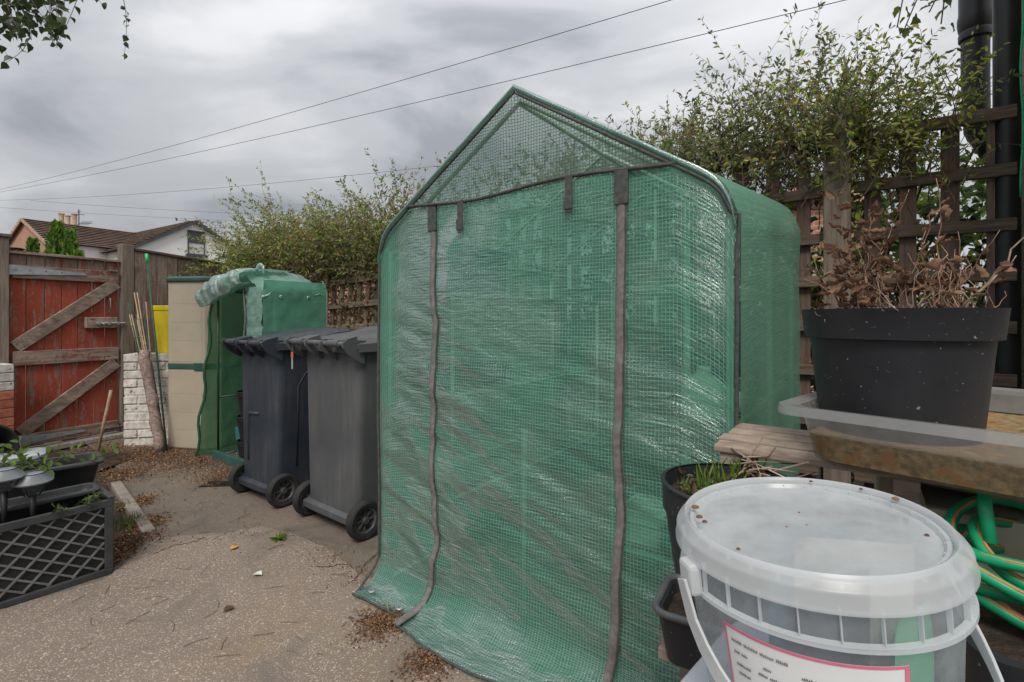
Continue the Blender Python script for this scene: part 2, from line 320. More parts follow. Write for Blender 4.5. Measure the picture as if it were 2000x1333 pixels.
M['film_hem'] = film('folded green film hem', (.13, .29, .24), (.16, .33, .275), (.6, .85, .75), clear=.10, gloss=.05, bs=.5)
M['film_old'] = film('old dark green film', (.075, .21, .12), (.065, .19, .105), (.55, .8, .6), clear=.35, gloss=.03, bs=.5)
M['pipe'] = pm('black painted iron', (.012, .012, .013), (.024, .024, .025), 6, rough=.35, r2=.5, bmp=.25, bd=.002, spots=(.22, .215, .20), spot_scale=38, spot_t=.76)
M['leaf'] = leafmat('leaf', .55)
M['dead'] = leafmat('dead leaf', .25, .8, c=(.13, .066, .040), c2=(.31, .18, .11))
M['birch'] = leafmat('birch leaf', .4, .45, c=(.035, .055, .022), c2=(.085, .125, .04))
M['lime'] = leafmat('vine leaf', .45, .45, c=(.13, .19, .03), c2=(.25, .31, .06))
M['yellow_leaf'] = pm('yellow leaf', (.42, .24, .04), (.52, .33, .07), 30, rough=.6, bmp=0)
M['twig'] = pm('twig', (.07, .05, .035), (.17, .125, .09), 30, rough=.9, bmp=.3, rand=.2)
M['pale_twig'] = pm('dry stem', (.20, .14, .10), (.40, .31, .24), 30, rough=.9, bmp=.3, rand=.2)
M['bark'] = pm('birch bark', (.20, .19, .17), (.55, .53, .50), 6, (1, 1, 4), rough=.8, bmp=.4)
M['litter'] = leafmat('leaf litter', .1, .85)
M['hose'] = pm('green hose', (.005, .24, .10), (.01, .33, .15), 12, rough=.4, bmp=.05)
M['hose_stripe'] = pm('hose stripe', (.40, .16, .05), (.5, .22, .08), 12, rough=.5, bmp=0)
M['grey_lid'] = pm('pale grey plastic', (.33, .36, .39), (.42, .45, .48), 6, rough=.4, bmp=.05, spots=(.16, .14, .12), spot_scale=60, spot_t=.78)
M['bucket'] = clearplastic('cloudy bucket plastic', (.70, .73, .76), clear=.64, rough=.25, cloudy=.10)
M['bucket_lid'] = clearplastic('cloudy bucket lid', (.76, .785, .81), clear=.24, rough=.2, cloudy=.14)
M['bucket_rim'] = clearplastic('bucket rim plastic', (.82, .84, .86), clear=.34, rough=.25)
M['bucket_white'] = clearplastic('white handle plastic', (.74, .755, .77), clear=.05, rough=.3)
M['tray'] = clearplastic('clear tray plastic', (.40, .36, .30), clear=.80, rough=.15)
M['tray_wall'] = clearplastic('stained tray wall plastic', (.46, .455, .44), clear=.42, rough=.2, cloudy=.14)
M['tray_rim'] = clearplastic('clear tray rim plastic', (.62, .63, .64), clear=.50, rough=.15)
M['paper'] = pm('paper label', (.62, .62, .62), (.70, .70, .70), 8, rough=.6, bmp=0)
M['pink'] = pm('pink print', (.62, .12, .20), (.68, .16, .26), 8, rough=.6, bmp=0)
M['ink'] = pm('grey print', (.12, .12, .13), (.20, .20, .21), 30, rough=.7, bmp=0)
M['packet_dark'] = pm('dark packet', (.03, .035, .05), (.08, .085, .10), 9, rough=.4, bmp=.3)
M['packet_cream'] = pm('cream packet', (.55, .53, .48), (.68, .66, .60), 9, rough=.5, bmp=.3)
M['packet_green'] = pm('green packet', (.09, .40, .20), (.16, .50, .28), 5, rough=.45, bmp=.3)
M['packet_blue'] = pm('blue packet', (.06, .25, .32), (.10, .36, .42), 9, rough=.45, bmp=.3)
M['wallstone'] = pm('pebble dash', (.16, .135, .105), (.50, .46, .38), 130, rough=.9, bmp=.9, bd=.012, bscale=130)
M['solar'] = pm('solar cell', (.20, .23, .27), (.30, .33, .37), 6, rough=.15, bmp=0)
M['clear'] = clearplastic('lamp lens', (.30, .31, .32), clear=.75, rough=.1)
M['lamp_grey'] = pm('grey lamp plastic', (.12, .13, .145), (.17, .18, .195), 10, rough=.4, bmp=.05)
M['white_wall'] = pm('white render', (.76, .76, .75), (.82, .82, .81), 2, rough=.9, bmp=.1, bscale=40)
M['rooftile'] = pm('brown roof tile', (.21, .16, .132), (.33, .255, .21), 2.2, rough=.85, bmp=.3)
M['rooftile_moss'] = pm('mossy roof tile', (.10, .095, .06), (.19, .165, .115), 2.5, rough=.9, bmp=.3)
M['glass'] = pm('dark window glass', (.05, .055, .06), (.08, .085, .09), 1, rough=.08, bmp=0)
M['curtain'] = pm('pale curtain', (.50, .50, .48), (.6, .6, .58), 5, rough=.8, bmp=0)
M['frame_grey'] = pm('grey window frame', (.05, .055, .06), (.08, .085, .09), 5, rough=.6, bmp=0)
M['frame_white'] = pm('white window frame', (.7, .7, .69), (.75, .75, .74), 5, rough=.5, bmp=0)
M['clay'] = pm('clay chimney pot', (.36, .23, .15), (.48, .33, .23), 5, rough=.9, bmp=.2)
M['cable'] = pm('cable sheath', (.03, .03, .033), (.05, .05, .055), 5, rough=.6, bmp=0)
M['twine'] = pm('green twine', (.01, .35, .17), (.02, .45, .23), 40, rough=.6, bmp=.2)
m, t, b = newmat('house brick'); M['house_brick'] = m
bt = t.nodes.new('ShaderNodeTexBrick'); bt.inputs['Scale'].default_value = 1.0; bt.inputs['Color1'].default_value = (.46, .19, .125, 1); bt.inputs['Color2'].default_value = (.38, .145, .095, 1); bt.inputs['Mortar'].default_value = (.42, .36, .31, 1)
bt.inputs['Brick Width'].default_value = .23; bt.inputs['Row Height'].default_value = .075; bt.inputs['Mortar Size'].default_value = .010
t.links.new(coords(t, uv=True), bt.inputs[0]); t.links.new(bt.outputs[0], b.inputs['Base Color']); b.inputs['Roughness'].default_value = .9
# ---- ground materials: exposed-aggregate concrete
def aggregate(name, base1, base2, stone_a, stone_b, sc=105, amount=.62, patch=(.1, .09, .08)):
    m, t, b = newmat(name); v = coords(t)
    big = noise(t, v, 1.3, 8, .6, .3); c = ramp(t, big, [(.32, base1), (.68, base2)])
    fine = noise(t, v, 190, 3, .6); c = mixc(t, ramp(t, fine, [(.35, (.75, .75, .75)), (.7, (0, 0, 0))]), c, tuple(x * .55 for x in base1))
    cov = noise(t, v, .8, 5, .6); hs = None
    for k_, (scl, am, thr) in enumerate(((sc, amount, .44), (sc * .55, .86, .40))):
        vo = t.nodes.new('ShaderNodeTexVoronoi'); vo.inputs['Scale'].default_value = scl; t.links.new(v, vo.inputs['Vector'])
        sp = t.nodes.new('ShaderNodeSeparateColor'); t.links.new(vo.outputs['Color'], sp.inputs[0])
        sel = math_n(t, 'GREATER_THAN', math_n(t, 'ADD', sp.outputs[0], math_n(t, 'MULTIPLY', cov, .5)), am + .25); ins = math_n(t, 'LESS_THAN', vo.outputs['Distance'], thr)
        mk = math_n(t, 'MULTIPLY', sel, ins); c = mixc(t, mk, c, ramp(t, sp.outputs[1], [(0, stone_a), (.7, tuple((a_ + b__) / 2 for a_, b__ in zip(stone_a, stone_b))), (1, stone_b)]))
        hk = math_n(t, 'MULTIPLY', mk, math_n(t, 'SUBTRACT', .6, vo.outputs['Distance'])); hs = hk if hs is None else math_n(t, 'MAXIMUM', hs, hk)
    yl = noise(t, v, 1.9, 5, .6, .5); c = mixc(t, ramp(t, yl, [(.52, (0, 0, 0)), (.72, (.35, .35, .35))]), c, (.24, .17, .075), 'MIX')
    st = noise(t, coords(t, (1, 1, 1)), 2.4, 7, .65, .8); c = mixc(t, ramp(t, st, [(.50, (0, 0, 0)), (.66, (.8, .8, .8))]), c, patch)
    t.links.new(c, b.inputs['Base Color']); b.inputs['Roughness'].default_value = .8; b.inputs['Specular IOR Level'].default_value = .35
    h = math_n(t, 'ADD', hs, math_n(t, 'MULTIPLY', fine, .5))
    bump(t, b, h, .8, .005); return m
M['slab'] = aggregate('exposed aggregate concrete', (.212, .166, .137), (.325, .260, .216), (.24, .187, .147), (.48, .405, .335), 135, .30, (.15, .125, .108))
M['path'] = aggregate('old dark concrete', (.165, .132, .107), (.245, .198, .161), (.14, .112, .09), (.31, .26, .215), 150, .45, (.10, .09, .08))
M['earth'] = pm('earth', (.05, .038, .025), (.11, .085, .055), 6, rough=.95, bmp=.6, bd=.02)
M['kerb'] = pm('concrete kerb', (.17, .148, .125), (.25, .22, .19), 12, rough=.9, bmp=.4)

# ------------------------------------------------------------------ foliage builders
def leaf_mesh(name, pos, dr, size, wr, cols, mat, parent, fold=.25, kind='stuff', droop=0.0):
    n = len(pos); pos = np.asarray(pos, float); dr = np.asarray(dr, float); dr /= np.linalg.norm(dr, axis=1, keepdims=True) + 1e-9
    rv = rng.normal(size=(n, 3)); rv[:, 2] += .8; s = np.cross(dr, rv); s /= np.linalg.norm(s, axis=1, keepdims=True) + 1e-9; nn = np.cross(s, dr)
    size = np.asarray(size)[:, None]; wr = np.asarray(wr)[:, None] if np.ndim(wr) else wr
    tpl = [(0, 0, 0), (.30, -.5, fold), (.68, -.42, fold), (1, 0, -droop), (.68, .42, fold), (.30, .5, fold)]
    V = np.stack([pos + dr * size * a + s * size * wr * b_ + nn * size * wr * c_ for a, b_, c_ in tpl], 1).reshape(-1, 3)
    base = np.arange(n)[:, None] * 6
    Fc = np.concatenate([base + np.array([[0, 1, 2, 3]]), base + np.array([[0, 3, 4, 5]])], 1).reshape(-1, 4)
    me = bpy.data.meshes.new(name); me.vertices.add(len(V)); me.vertices.foreach_set('co', V.ravel())
    me.loops.add(Fc.size); me.loops.foreach_set('vertex_index', Fc.ravel().astype(np.int32))
    me.polygons.add(len(Fc)); me.polygons.foreach_set('loop_start', np.arange(0, Fc.size, 4, dtype=np.int32))
    at = me.attributes.new('Col', 'FLOAT_COLOR', 'POINT'); cc = np.ones((n, 6, 4)); cc[:, :, :3] = np.asarray(cols)[:, None, :]
    at.data.foreach_set('color', cc.ravel().astype(np.float32)); me.materials.append(mat); me.update(calc_edges=True); me.validate()
    o = bpy.data.objects.new(name, me); COL.objects.link(o)
    if parent: o.parent = parent
    return tag(o, kind=kind)
def leaf_template(name, mat, kind='round'):
    """a single leaf lying along +x, 1 unit long; several tris with a fold and a curl"""
    if kind == 'birch': out = [(0, 0), (.12, .26), (.30, .42), (.55, .33), (.78, .14), (1, 0)]
    elif kind == 'vine': out = [(0, 0), (-.08, .30), (.18, .50), (.42, .36), (.62, .40), (.80, .16), (1, 0)]
    else: out = [(0, 0), (.2, .2), (.45, .27), (.75, .16), (1, 0)]
    vs = [(x, 0, .10 * math.sin(x * 3) if kind != 'dead' else .28 * math.sin(x * 4.2)) for x, y in out]; fs = []; n = len(out)
    for sgn in (1, -1):
        b = len(vs); vs += [(x, sgn * y * (1 if kind != 'dead' else .8), y * (.35 if kind != 'dead' else 1.0) + (.10 * math.sin(x * 3) if kind != 'dead' else .28 * math.sin(x * 4.2))) for x, y in out[1:-1]]
        for i in range(n - 1):
            q = [i, i + 1] + ([b + i] if i < n - 2 else []) + ([b + i - 1] if i > 0 else [])
            if len(q) >= 3: fs.append(tuple(q) if sgn < 0 else tuple(reversed(q)))
    mb = MB(); mb.add(vs, fs); me = bpy.data.meshes.new(name); me.from_pydata(mb.v, [], mb.f); me.materials.append(mat); me.update(); return me
def put_leaf(me, name, pos, d, size, parent, roll=None):
    d = Vector(d).normalized(); up = Vector((random.gauss(0, .6), random.gauss(0, .6), 1)); s = d.cross(up)
    s = s.normalized() if s.length > 1e-4 else Vector((1, 0, 0)); n = s.cross(d)
    Mx = Matrix((( d.x, s.x, n.x, pos[0]), (d.y, s.y, n.y, pos[1]), (d.z, s.z, n.z, pos[2]), (0, 0, 0, 1))) @ Matrix.Diagonal((size, size, size, 1))
    o = bpy.data.objects.new(name, me); COL.objects.link(o); o.parent = parent
    if parent: Mx = Matrix.Translation(-Vector(parent.location)) @ Mx if parent.rotation_euler.z == 0 else parent.matrix_basis.inverted() @ Mx
    o.matrix_basis = Mx; return o
def palette(n, cols, wts, jit=.25):
    idx = rng.choice(len(cols), n, p=np.array(wts) / sum(wts)); c = np.array(cols)[idx]
    return np.clip(c * (1 + rng.normal(0, jit, (n, 1))), .004, 1)

# ================================================================== SETTING
def sheet(name, pts, z, mat, sub=None, thick=0):
    mb = MB(); n = len(pts); vs = [(p[0], p[1], z) for p in pts]; fs = [tuple(range(n))]
    mb.add(vs, fs); o = mb.build(name, mat); tag(o, kind='structure'); return o
mb = MB(); mb.add([(-300, -60, -.012), (300, -60, -.012), (300, 500, -.012), (-300, 500, -.012)], [(0, 1, 2, 3)]); tag(mb.build('ground', M['earth']), kind='structure')
sheet('path', [(-4.5, -1.5), (2.6, -1.5), (2.6, 2.0), (-3.45, 6.4), (-3.95, 4.55), (-2.75, 3.55), (-2.62, 3.26), (-1.93, 2.60), (-1.80, 2.2), (-2.1, 1.85), (-4.5, .6)], 0.0, M['path'])
slab_px = [(205, 1135), (262, 1085), (300, 1052), (345, 1049), (395, 1046), (440, 1042), (505, 1032), (545, 1036), (590, 1052), (630, 1068), (664, 1092), (700, 1122), (760, 1150), (900, 1160)]
pts = [(-4.0, .2), (1.2, .2), (1.2, 1.3)] + [tuple(G(*p)[:2]) for p in reversed(slab_px)] + [(-2.1, 1.84), (-4.0, .80)]
pts2 = []
for i in range(len(pts)):                       # ragged broken edge
    a = Vector(pts[i]); b_ = Vector(pts[(i + 1) % len(pts)]); k = max(1, int((b_ - a).length / .035)) if i >= 2 else 1
    for j in range(k):
        q = a.lerp(b_, j / k); pts2.append((q.x + random.gauss(0, .004), q.y + random.gauss(0, .004)))
sheet('concrete_slab', pts2, .006, M['slab'])
jm = MB(); jp = [G(*p) for p in slab_px]; vs = []
fine_pts = []
for i in range(len(jp) - 1):
    for j in range(8): fine_pts.append(jp[i].lerp(jp[i + 1], j / 8))
for i, p in enumerate(fine_pts):
    d = fine_pts[min(i + 1, len(fine_pts) - 1)] - fine_pts[max(0, i - 1)]; n_ = Vector((-d.y, d.x, 0)).normalized(); wv = .001 + .006 * random.random() * (i % 7 > 1)
    vs += [(p.x - n_.x * .01, p.y - n_.y * .01, .003), (p.x + n_.x * wv, p.y + n_.y * wv, .003)]
jm.add(vs, [(2 * i, 2 * i + 2, 2 * i + 3, 2 * i + 1) for i in range(len(fine_pts) - 1)]); tag(jm.build('slab_joint', M['soil']), kind='structure')
for cr_ in ([(738, 1082), (712, 1106), (690, 1112), (668, 1104), (640, 1112), (612, 1108)], [(712, 1106), (700, 1128), (686, 1140)], [(300, 1085), (340, 1068), (378, 1062), (402, 1050)]):
    cm = MB(); cp_ = []
    for i in range(len(cr_) - 1):
        for j in range(6): q = G(*cr_[i]).lerp(G(*cr_[i + 1]), j / 6); cp_.append(q + Vector((random.gauss(0, .004), random.gauss(0, .004), .0075)))
    vs = []
    for i, p in enumerate(cp_): d = cp_[min(i + 1, len(cp_) - 1)] - cp_[max(0, i - 1)]; n_ = Vector((-d.y, d.x, 0)).normalized() * (.0012 + .0022 * random.random()); vs += [p - n_, p + n_]
    cm.add(vs, [(2 * i, 2 * i + 2, 2 * i + 3, 2 * i + 1) for i in range(len(cp_) - 1)]); tag(cm.build('crack', M['soil']), kind='structure')
# kerb edging between planting bed and path
ka, kb = G(292, 1044), G(226, 946)
for i in range(2):
    a = ka.lerp(kb, i * .5 + .004); b_ = ka.lerp(kb, i * .5 + .496); d = (b_ - a)
    mb = MB(); mb.beam(a + Vector((0, 0, -.016)), b_ + Vector((0, 0, -.016)), .06, .075)
    tag(mb.build('kerb', M['kerb'], bevel=.008), kind='structure')
# bed soil, slightly mounded
nx, ny = 26, 26
U, Vv = np.meshgrid(np.linspace(0, 1, nx), np.linspace(0, 1, ny), indexing='ij')
X = -4.4 + U * (2.38 + .0) + (Vv - .5) * -.5; Yg = 1.9 + Vv * 2.2
Xk = np.where(Yg < 2.6, -1.95 - (2.6 - Yg) * .25, -1.97 - np.clip((Yg - 2.6) / .66, 0, 1.6) * .66); X = -4.5 + U * (Xk + 4.5 - .04)
Z = .012 + .03 * (vnoise(X * 6, Yg * 6, 3) + .5) * np.minimum(1, (1 - U) * 6)
mb = MB(); mb.grid(X, Yg, Z, U, Vv); tag(mb.build('soil_bed', M['soil'], smooth=True), kind='structure')

# ---------------- far houses
def tiled(mb, r0, r1, e0, e1, rows, lift=.11):
    """rows of tiles: each course is a tilted slab whose lower edge stands proud"""
    r0, r1, e0, e1 = map(Vector, (r0, r1, e0, e1)); n = (r1 - r0).cross(e0 - r0).normalized()
    if n.z < 0: n = -n
    for i in range(rows):
        a, b_ = i / rows, (i + 1.22) / rows
        p = [r0.lerp(e0, a), r1.lerp(e1, a), r1.lerp(e1, b_) + n * lift, r0.lerp(e0, b_) + n * lift]; q = [p[3] - n * .04, p[2] - n * .04]
        mb.add(p + q, [(0, 1, 2, 3), (3, 2, 5, 4), (0, 3, 4), (1, 5, 2)])
def quad_uv(mb, a, b_, c, d, ulen=None):
    a, b_, c, d = map(Vector, (a, b_, c, d)); u = (b_ - a); L = u.length; u = u.normalized(); v = Vector((0, 0, 1))
    if mb.uv is None: mb.uv = []
    base = len(mb.v); mb.v += [tuple(q) for q in (a, b_, c, d)]; mb.f.append(tuple(range(base, base + 4)))
    mb.uv += [((q - a).dot(u), (q - a).dot(v)) for q in (a, b_, c, d)]
def gable_house(name, label, A0, rdir, length, wdt, zr, ze, rows, gmat, smat, rmat):
    r = Vector((*rdir, 0)).normalized(); p = Vector((r.y, -r.x, 0)); A0 = Vector((A0[0], A0[1], 0)); A1 = A0 + r * length
    h = thing(name, label, 'house', A0); inv = lambda q: q - A0
    Zr, Ze = Vector((0, 0, zr)), Vector((0, 0, ze))
    rm = MB()
    ov = r * .18
    for sg in (1, -1):
        tiled(rm, inv(A0 + Zr - ov), inv(A1 + Zr + ov), inv(A0 + Ze - ov + p * sg * (wdt + .25) - Vector((0, 0, .12))), inv(A1 + Ze + ov + p * sg * (wdt + .25) - Vector((0, 0, .12))), rows)
    for sg in (1, -1):
        dz = Vector((0, 0, -.03)); q4 = [inv(A0 + Zr - ov) + dz, inv(A1 + Zr + ov) + dz, inv(A1 + Ze + ov + p * sg * (wdt + .25) - Vector((0, 0, .15))), inv(A0 + Ze - ov + p * sg * (wdt + .25) - Vector((0, 0, .15)))]; rm.add(q4, [(0, 1, 2, 3)])
    roof = rm.build('roof', rmat, h, kind='stuff')
    for q0 in (A0, A1):
        g = MB(); a, b_, c = inv(q0 - p * wdt), inv(q0 + p * wdt), inv(q0 + p * wdt + Ze); d = inv(q0 - p * wdt + Ze)
        quad_uv(g, a, b_, c, d); k = len(g.v); ap = inv(q0 + Zr - Vector((0, 0, .05)))
        g.v += [tuple(d), tuple(c), tuple(ap)]; g.f.append((k, k + 1, k + 2)); u = (b_ - a).normalized(); g.uv += [((q - a).dot(u), q.z) for q in (d, c, ap)]
        g.build('gable_wall', gmat, h)
    for sg in (1, -1):
        g = MB(); quad_uv(g, inv(A0 + p * sg * wdt), inv(A1 + p * sg * wdt), inv(A1 + p * sg * wdt + Ze), inv(A0 + p * sg * wdt + Ze)); g.build('side_wall', smat, h)
    # verge boards along the gable
    for sg in (1, -1):
        v = MB(); v.beam(inv(A0 + Zr - ov * .98 - Vector((0, 0, .08))), inv(A0 + Ze - ov * .98 + p * sg * (wdt + .25) - Vector((0, 0, .2))), .06, .16); v.build('verge_board', M['frame_grey'] if gmat == M['white_wall'] else M['clay'], roof)
    return h, roof, A0, r, p
hA, roofA, A0, rA, pA = gable_house('brick_gabled_house', 'house with orange brick gable end and long brown tiled roof behind conifers', (-27.6, 28.0), (3.2, 5.7), 11.0, 3.2, 6.75, 5.25, 12, M['house_brick'], M['white_wall'], M['rooftile'])
def chimney(parent, base, sx, h, pots, mat=M['house_brick']):
    c = MB(); c.box(base.x - sx, base.x + sx, base.y - .3, base.y + .3, base.z - 1.2, base.z + h); ch = c.build('chimney', M['clay'] if mat is None else mat, parent)
    for dx, hh in pots:
        q = MB(); q.lathe([(.14, 0), (.16, .05), (.13, .1), (.13, hh - .08), (.17, hh - .05), (.16, hh), (.10, hh)], 12, (base.x + dx, base.y, base.z + h), cap1=True); q.build('chimney_pot', M['clay'], ch, smooth=True, angle=40)
cb_ = P(133, 442, 31.0) - A0; chimney(roofA, cb_, .62, .05, [(-.42, .75), (-.02, .62), (.40, .72)])
cb2 = P(250, 460, 34.5) - A0; cb2.z = 6.3; chimney(roofA, cb2, 1.6, .35, [(-1.0, .5), (-.6, .5), (-.1, .4), (.4, .45)])
ant = MB(); ab = P(154, 445, 31.0) - A0
ant.tube([ab + Vector((0, 0, -.8)), ab + Vector((0, 0, 1.15))], .03, 6)
ant.tube([ab + Vector((-.3, 0, .85)), ab + Vector((.35, 0, .8))], .02, 5); ant.tube([ab + Vector((-.1, 0, 1.0)), ab + Vector((.12, 0, 1.02))], .02, 5)
for k in range(7): q = ab + Vector((.1 + k * .1, 0, .28)); ant.tube([q + Vector((0, -.2, -.16)), q + Vector((0, .2, .16))], .012, 4)
ant.tube([ab + Vector((0, 0, .28)), ab + Vector((.85, 0, .25))], .015, 5); ant.build('aerial', M['frame_grey'], roofA)
apx = P(381, 431, 30.0)
hB, roofB, B0, rB, pB = gable_house('white_gabled_house', 'white rendered house with brown tiled roof and one grey sash window', (apx.x, apx.y), (-6.9, 4.4), 8.0, 3.4, 7.03, 4.95, 13, M['white_wall'], M['white_wall'], M['rooftile'])
def window(parent, c, ux, w_, h_, nrm, fmat, panes=2, sill=True):
    ux = Vector(ux).normalized(); nrm = Vector(nrm).normalized(); z = Vector((0, 0, 1))
    f = MB(); 
    def bar(u0, u1, z0, z1, d0, d1, mbx):
        vs = [c + ux * u + z * zz + nrm * d for d in (d0, d1) for zz in (z0, z1) for u in (u0, u1)]
        mbx.add(vs, [(0, 2, 3, 1), (4, 5, 7, 6), (0, 1, 5, 4), (2, 6, 7, 3), (0, 4, 6, 2), (1, 3, 7, 5)])
    t_ = .07 * max(.6, w_ / 1.2)
    for a in ((-w_ / 2, -w_ / 2 + t_, 0, h_), (w_ / 2 - t_, w_ / 2, 0, h_), (-w_ / 2 + t_, w_ / 2 - t_, 0, t_), (-w_ / 2 + t_, w_ / 2 - t_, h_ - t_, h_), (-w_ / 2 + t_, w_ / 2 - t_, h_ / 2 - t_ / 2, h_ / 2 + t_ / 2)): bar(*a, -.02, .05, f)
    wn = f.build('window', fmat, parent)
    g = MB(); bar(-w_ / 2 + t_, w_ / 2 - t_, h_ / 2 + t_ / 2, h_ - t_, .005, .02, g); g.build('pane', M['glass'], wn)
    g = MB(); bar(-w_ / 2 + t_, w_ / 2 - t_, t_, h_ / 2 - t_ / 2, .005, .02, g); g.build('pane', M['curtain'] if panes == 2 else M['glass'], wn)
    if sill: s_ = MB(); bar(-w_ / 2 - .12, w_ / 2 + .12, -.14, -.002, 0, .16, s_); s_.build('sill', M['frame_grey'], wn)
gn = -rB; gx = -pB if (-pB).x > 0 else pB
offw = pB * (-.06) if pB.x > 0 else pB * .06
window(hB, gn * .03 + gx * .05 + Vector((0, 0, 4.95)), gx, .95, 1.45, gn, M['frame_grey'])
# small brick house behind the corner of the fence
hC, roofC, C0, rC, pC = gable_house('small_brick_house', 'small red brick house with mossy tiled roof and white window behind fence corner', (-10.2, 20.5), (.85, .53), 7, 2.0, 4.75, 3.45, 10, M['house_brick'], M['house_brick'], M['rooftile_moss'])
wb = (P(447, 503, 19.9) - C0)
window(hC, pC * 2.0 + rC * .35 + Vector((0, 0, 2.55)), rC, .6, .72, pC, M['frame_white'], 1, False)
fa = MB(); fa.beam(pC * 2.26 + Vector((0, 0, 3.28)) - rC * .15, pC * 2.26 + rC * 7.1 + Vector((0, 0, 3.28)), .05, .14); fa.build('gutter', M['frame_grey'], roofC)
# grey-roofed outbuilding far left and the brick building beyond the trellis
hD, roofD, D0, rD, pD = gable_house('low_grey_outbuilding', 'low outbuilding with grey roof left of the brick gable', (-27.0, 23.0), (1, .25), 3.2, 2.2, 4.5, 3.75, 8, M['house_brick'], M['house_brick'], M['frame_grey'])
hE, roofE, E0, rE, pE = gable_house('brick_neighbour_building', 'pinkish brick building glimpsed through the trellis behind the black pipe', (4.62, 7.6), (.62, .78), 6, .55, 3.2, 3.0, 9, M['house_brick'], M['house_brick'], M['rooftile'])

# ---------------- conifers
def conifer(px, ytop, Y, wpx, label):
    top = P(px, ytop, Y); base = Vector((top.x, top.y, 0)); h = top.z; rw = wpx / F * Y / 2
    o = thing('conifer_tree', label, 'tree', base, group='conifers behind the gate')
    tr = MB(); tr.tube([(0, 0, 0), (0, 0, h * .5), (0, 0, h * .92)], [.09, .06, .015], 7); tr.build('trunk', M['twig'], o)
    n = 2600; zz = rng.random(n) ** .8; ang = rng.random(n) * 2 * np.pi
    prof = np.interp(zz, [0, .25, .6, .85, 1], [.95, 1, .75, .4, .05]) * rw
    rr = prof * (.55 + .5 * rng.random(n)) * (1 + .3 * vnoise(ang * 1.6, zz * 7, 5))
    pos = np.stack([rr * np.cos(ang), rr * np.sin(ang), zz * (h - .35) + .1], 1)
    d = np.stack([np.cos(ang) * .45, np.sin(ang) * .45, np.ones(n)], 1) + rng.normal(0, .15, (n, 3))
    leaf_mesh('crown', pos, d, .12 + .12 * rng.random(n), .45, palette(n, [(.14, .27, .045), (.22, .35, .06), (.085, .18, .04)], [3, 3, 2]), M['leaf'], o)
conifer(112, 425, 14, 58, 'tallest bright green conifer rising above the red gate')
conifer(64, 458, 14.3, 34, 'short rounded conifer beside the orange brick gable')
conifer(138, 442, 13.6, 32, 'slim conifer on the chimney side of the tallest one')
conifer(154, 482, 13.2, 26, 'lowest conifer top peeping over the gate boards')

# ---------------- overhead cables
def cable(p0, p1, sag, r, label):
    mb = MB(); p0, p1 = Vector(p0), Vector(p1)
    mb.tube([p0.lerp(p1, k / 40) - Vector((0, 0, sag * 4 * (k / 40) * (1 - k / 40))) for k in range(41)], r, 5)
    tag(mb.build('overhead_cable', M['cable'], smooth=True), label, 'cable', 'cables across the sky')
cable(P(-220, 408, 30), P(1560, -75, 5.5), .45, .0048, 'upper of two long cables rising steeply above the greenhouse')
cable(P(-220, 405, 30), P(1900, -60, 5.0), .40, .0048, 'lower of two long cables passing just above the greenhouse peak')
cable(P(-150, 392, 34), P(1100, 296, 16), .5, .007, 'thin cable disappearing behind the climber beside the greenhouse')
cable(P(60, 392, 40), P(700, 425, 40), .2, .010, 'faint cable above the white gabled house')
cable(P(-100, 398, 42), P(640, 438, 40), .2, .009, 'faintest low cable just above the house roofs')

# ================================================================== GATE, POSTS, FENCES
gL = Vector((-4.146, 4.07, 0)); gang = math.atan2(.887, .46)
gate = thing('garden_gate', 'red painted ledged and braced timber gate with peeling paint', 'gate', gL, gang)
def gp(mb, name, mat, par=gate, bevel=.004, **k): return mb.build(name, mat, par, bevel=bevel, **k)
GW = .767; xs = [0, .105, .225, .34, .455, .565, .665, .767]
for i in range(7):
    mb = MB(); mb.box(xs[i] + .003, xs[i + 1] - .003, -.0, .02, .05 + random.uniform(0, .015), 1.565); gp(mb, 'board', M['gate_red'])
    mb = MB(); mb.box(xs[i] + .004, xs[i + 1] - .002, -.001, .02, 1.567, 1.675); gp(mb, 'board', M['gate_top'])
mb = MB(); mb.box(-.01, GW + .02, -.028, .03, 1.677, 1.70); gp(mb, 'top_capping', M['gate_rail'])
for z0, z1, nm in ((1.475, 1.585, 'rail'), (.745, .865, 'rail'), (.065, .165, 'rail')):
    mb = MB(); mb.box(.012, GW - .005, -.028, -.002, z0, z1); gp(mb, nm, M['gate_rail'])
for (x0, z0, x1, z1) in ((.03, .90, .745, 1.475), (.06, .18, .745, .72)):
    mb = MB(); mb.beam((x0, -.0155, z0), (x1, -.0155, z1), .024, .105, up=(0, 0, 1)); gp(mb, 'brace', M['gate_brace'])
for z in (1.545, .125):                            # tapered strap hinges
    mb = MB(); mb.add([(-.02, -.034, z - .045), (.50, -.034, z - .014), (.50, -.034, z), (-.02, -.034, z + .04), (-.02, -.029, z - .045), (.50, -.029, z - .014), (.50, -.029, z), (-.02, -.029, z + .04)], [(0, 1, 2, 3), (7, 6, 5, 4), (0, 4, 5, 1), (1, 5, 6, 2), (2, 6, 7, 3), (3, 7, 4, 0)])
    hg = gp(mb, 'strap_hinge', M['galv'], bevel=0)
    for xx in (.03, .12, .22, .33):
        q = MB(); q.lathe([(.0001, -.004), (.006, -.002), (.006, 0)], 8, M=Matrix.Translation((xx, -.034, z)) @ Matrix.Rotation(R(-90), 4, 'X')); q.build('bolt', M['rust'], hg)
mb = MB(); mb.box(-.085, -.022, -.040, -.033, 1.47, 1.64); gp(mb, 'hinge_plate', M['galv'], bevel=0)
mb = MB(); mb.box(.50, .745, -.045, -.002, 1.05, 1.15); blk = gp(mb, 'lock_block', M['gate_brace'])
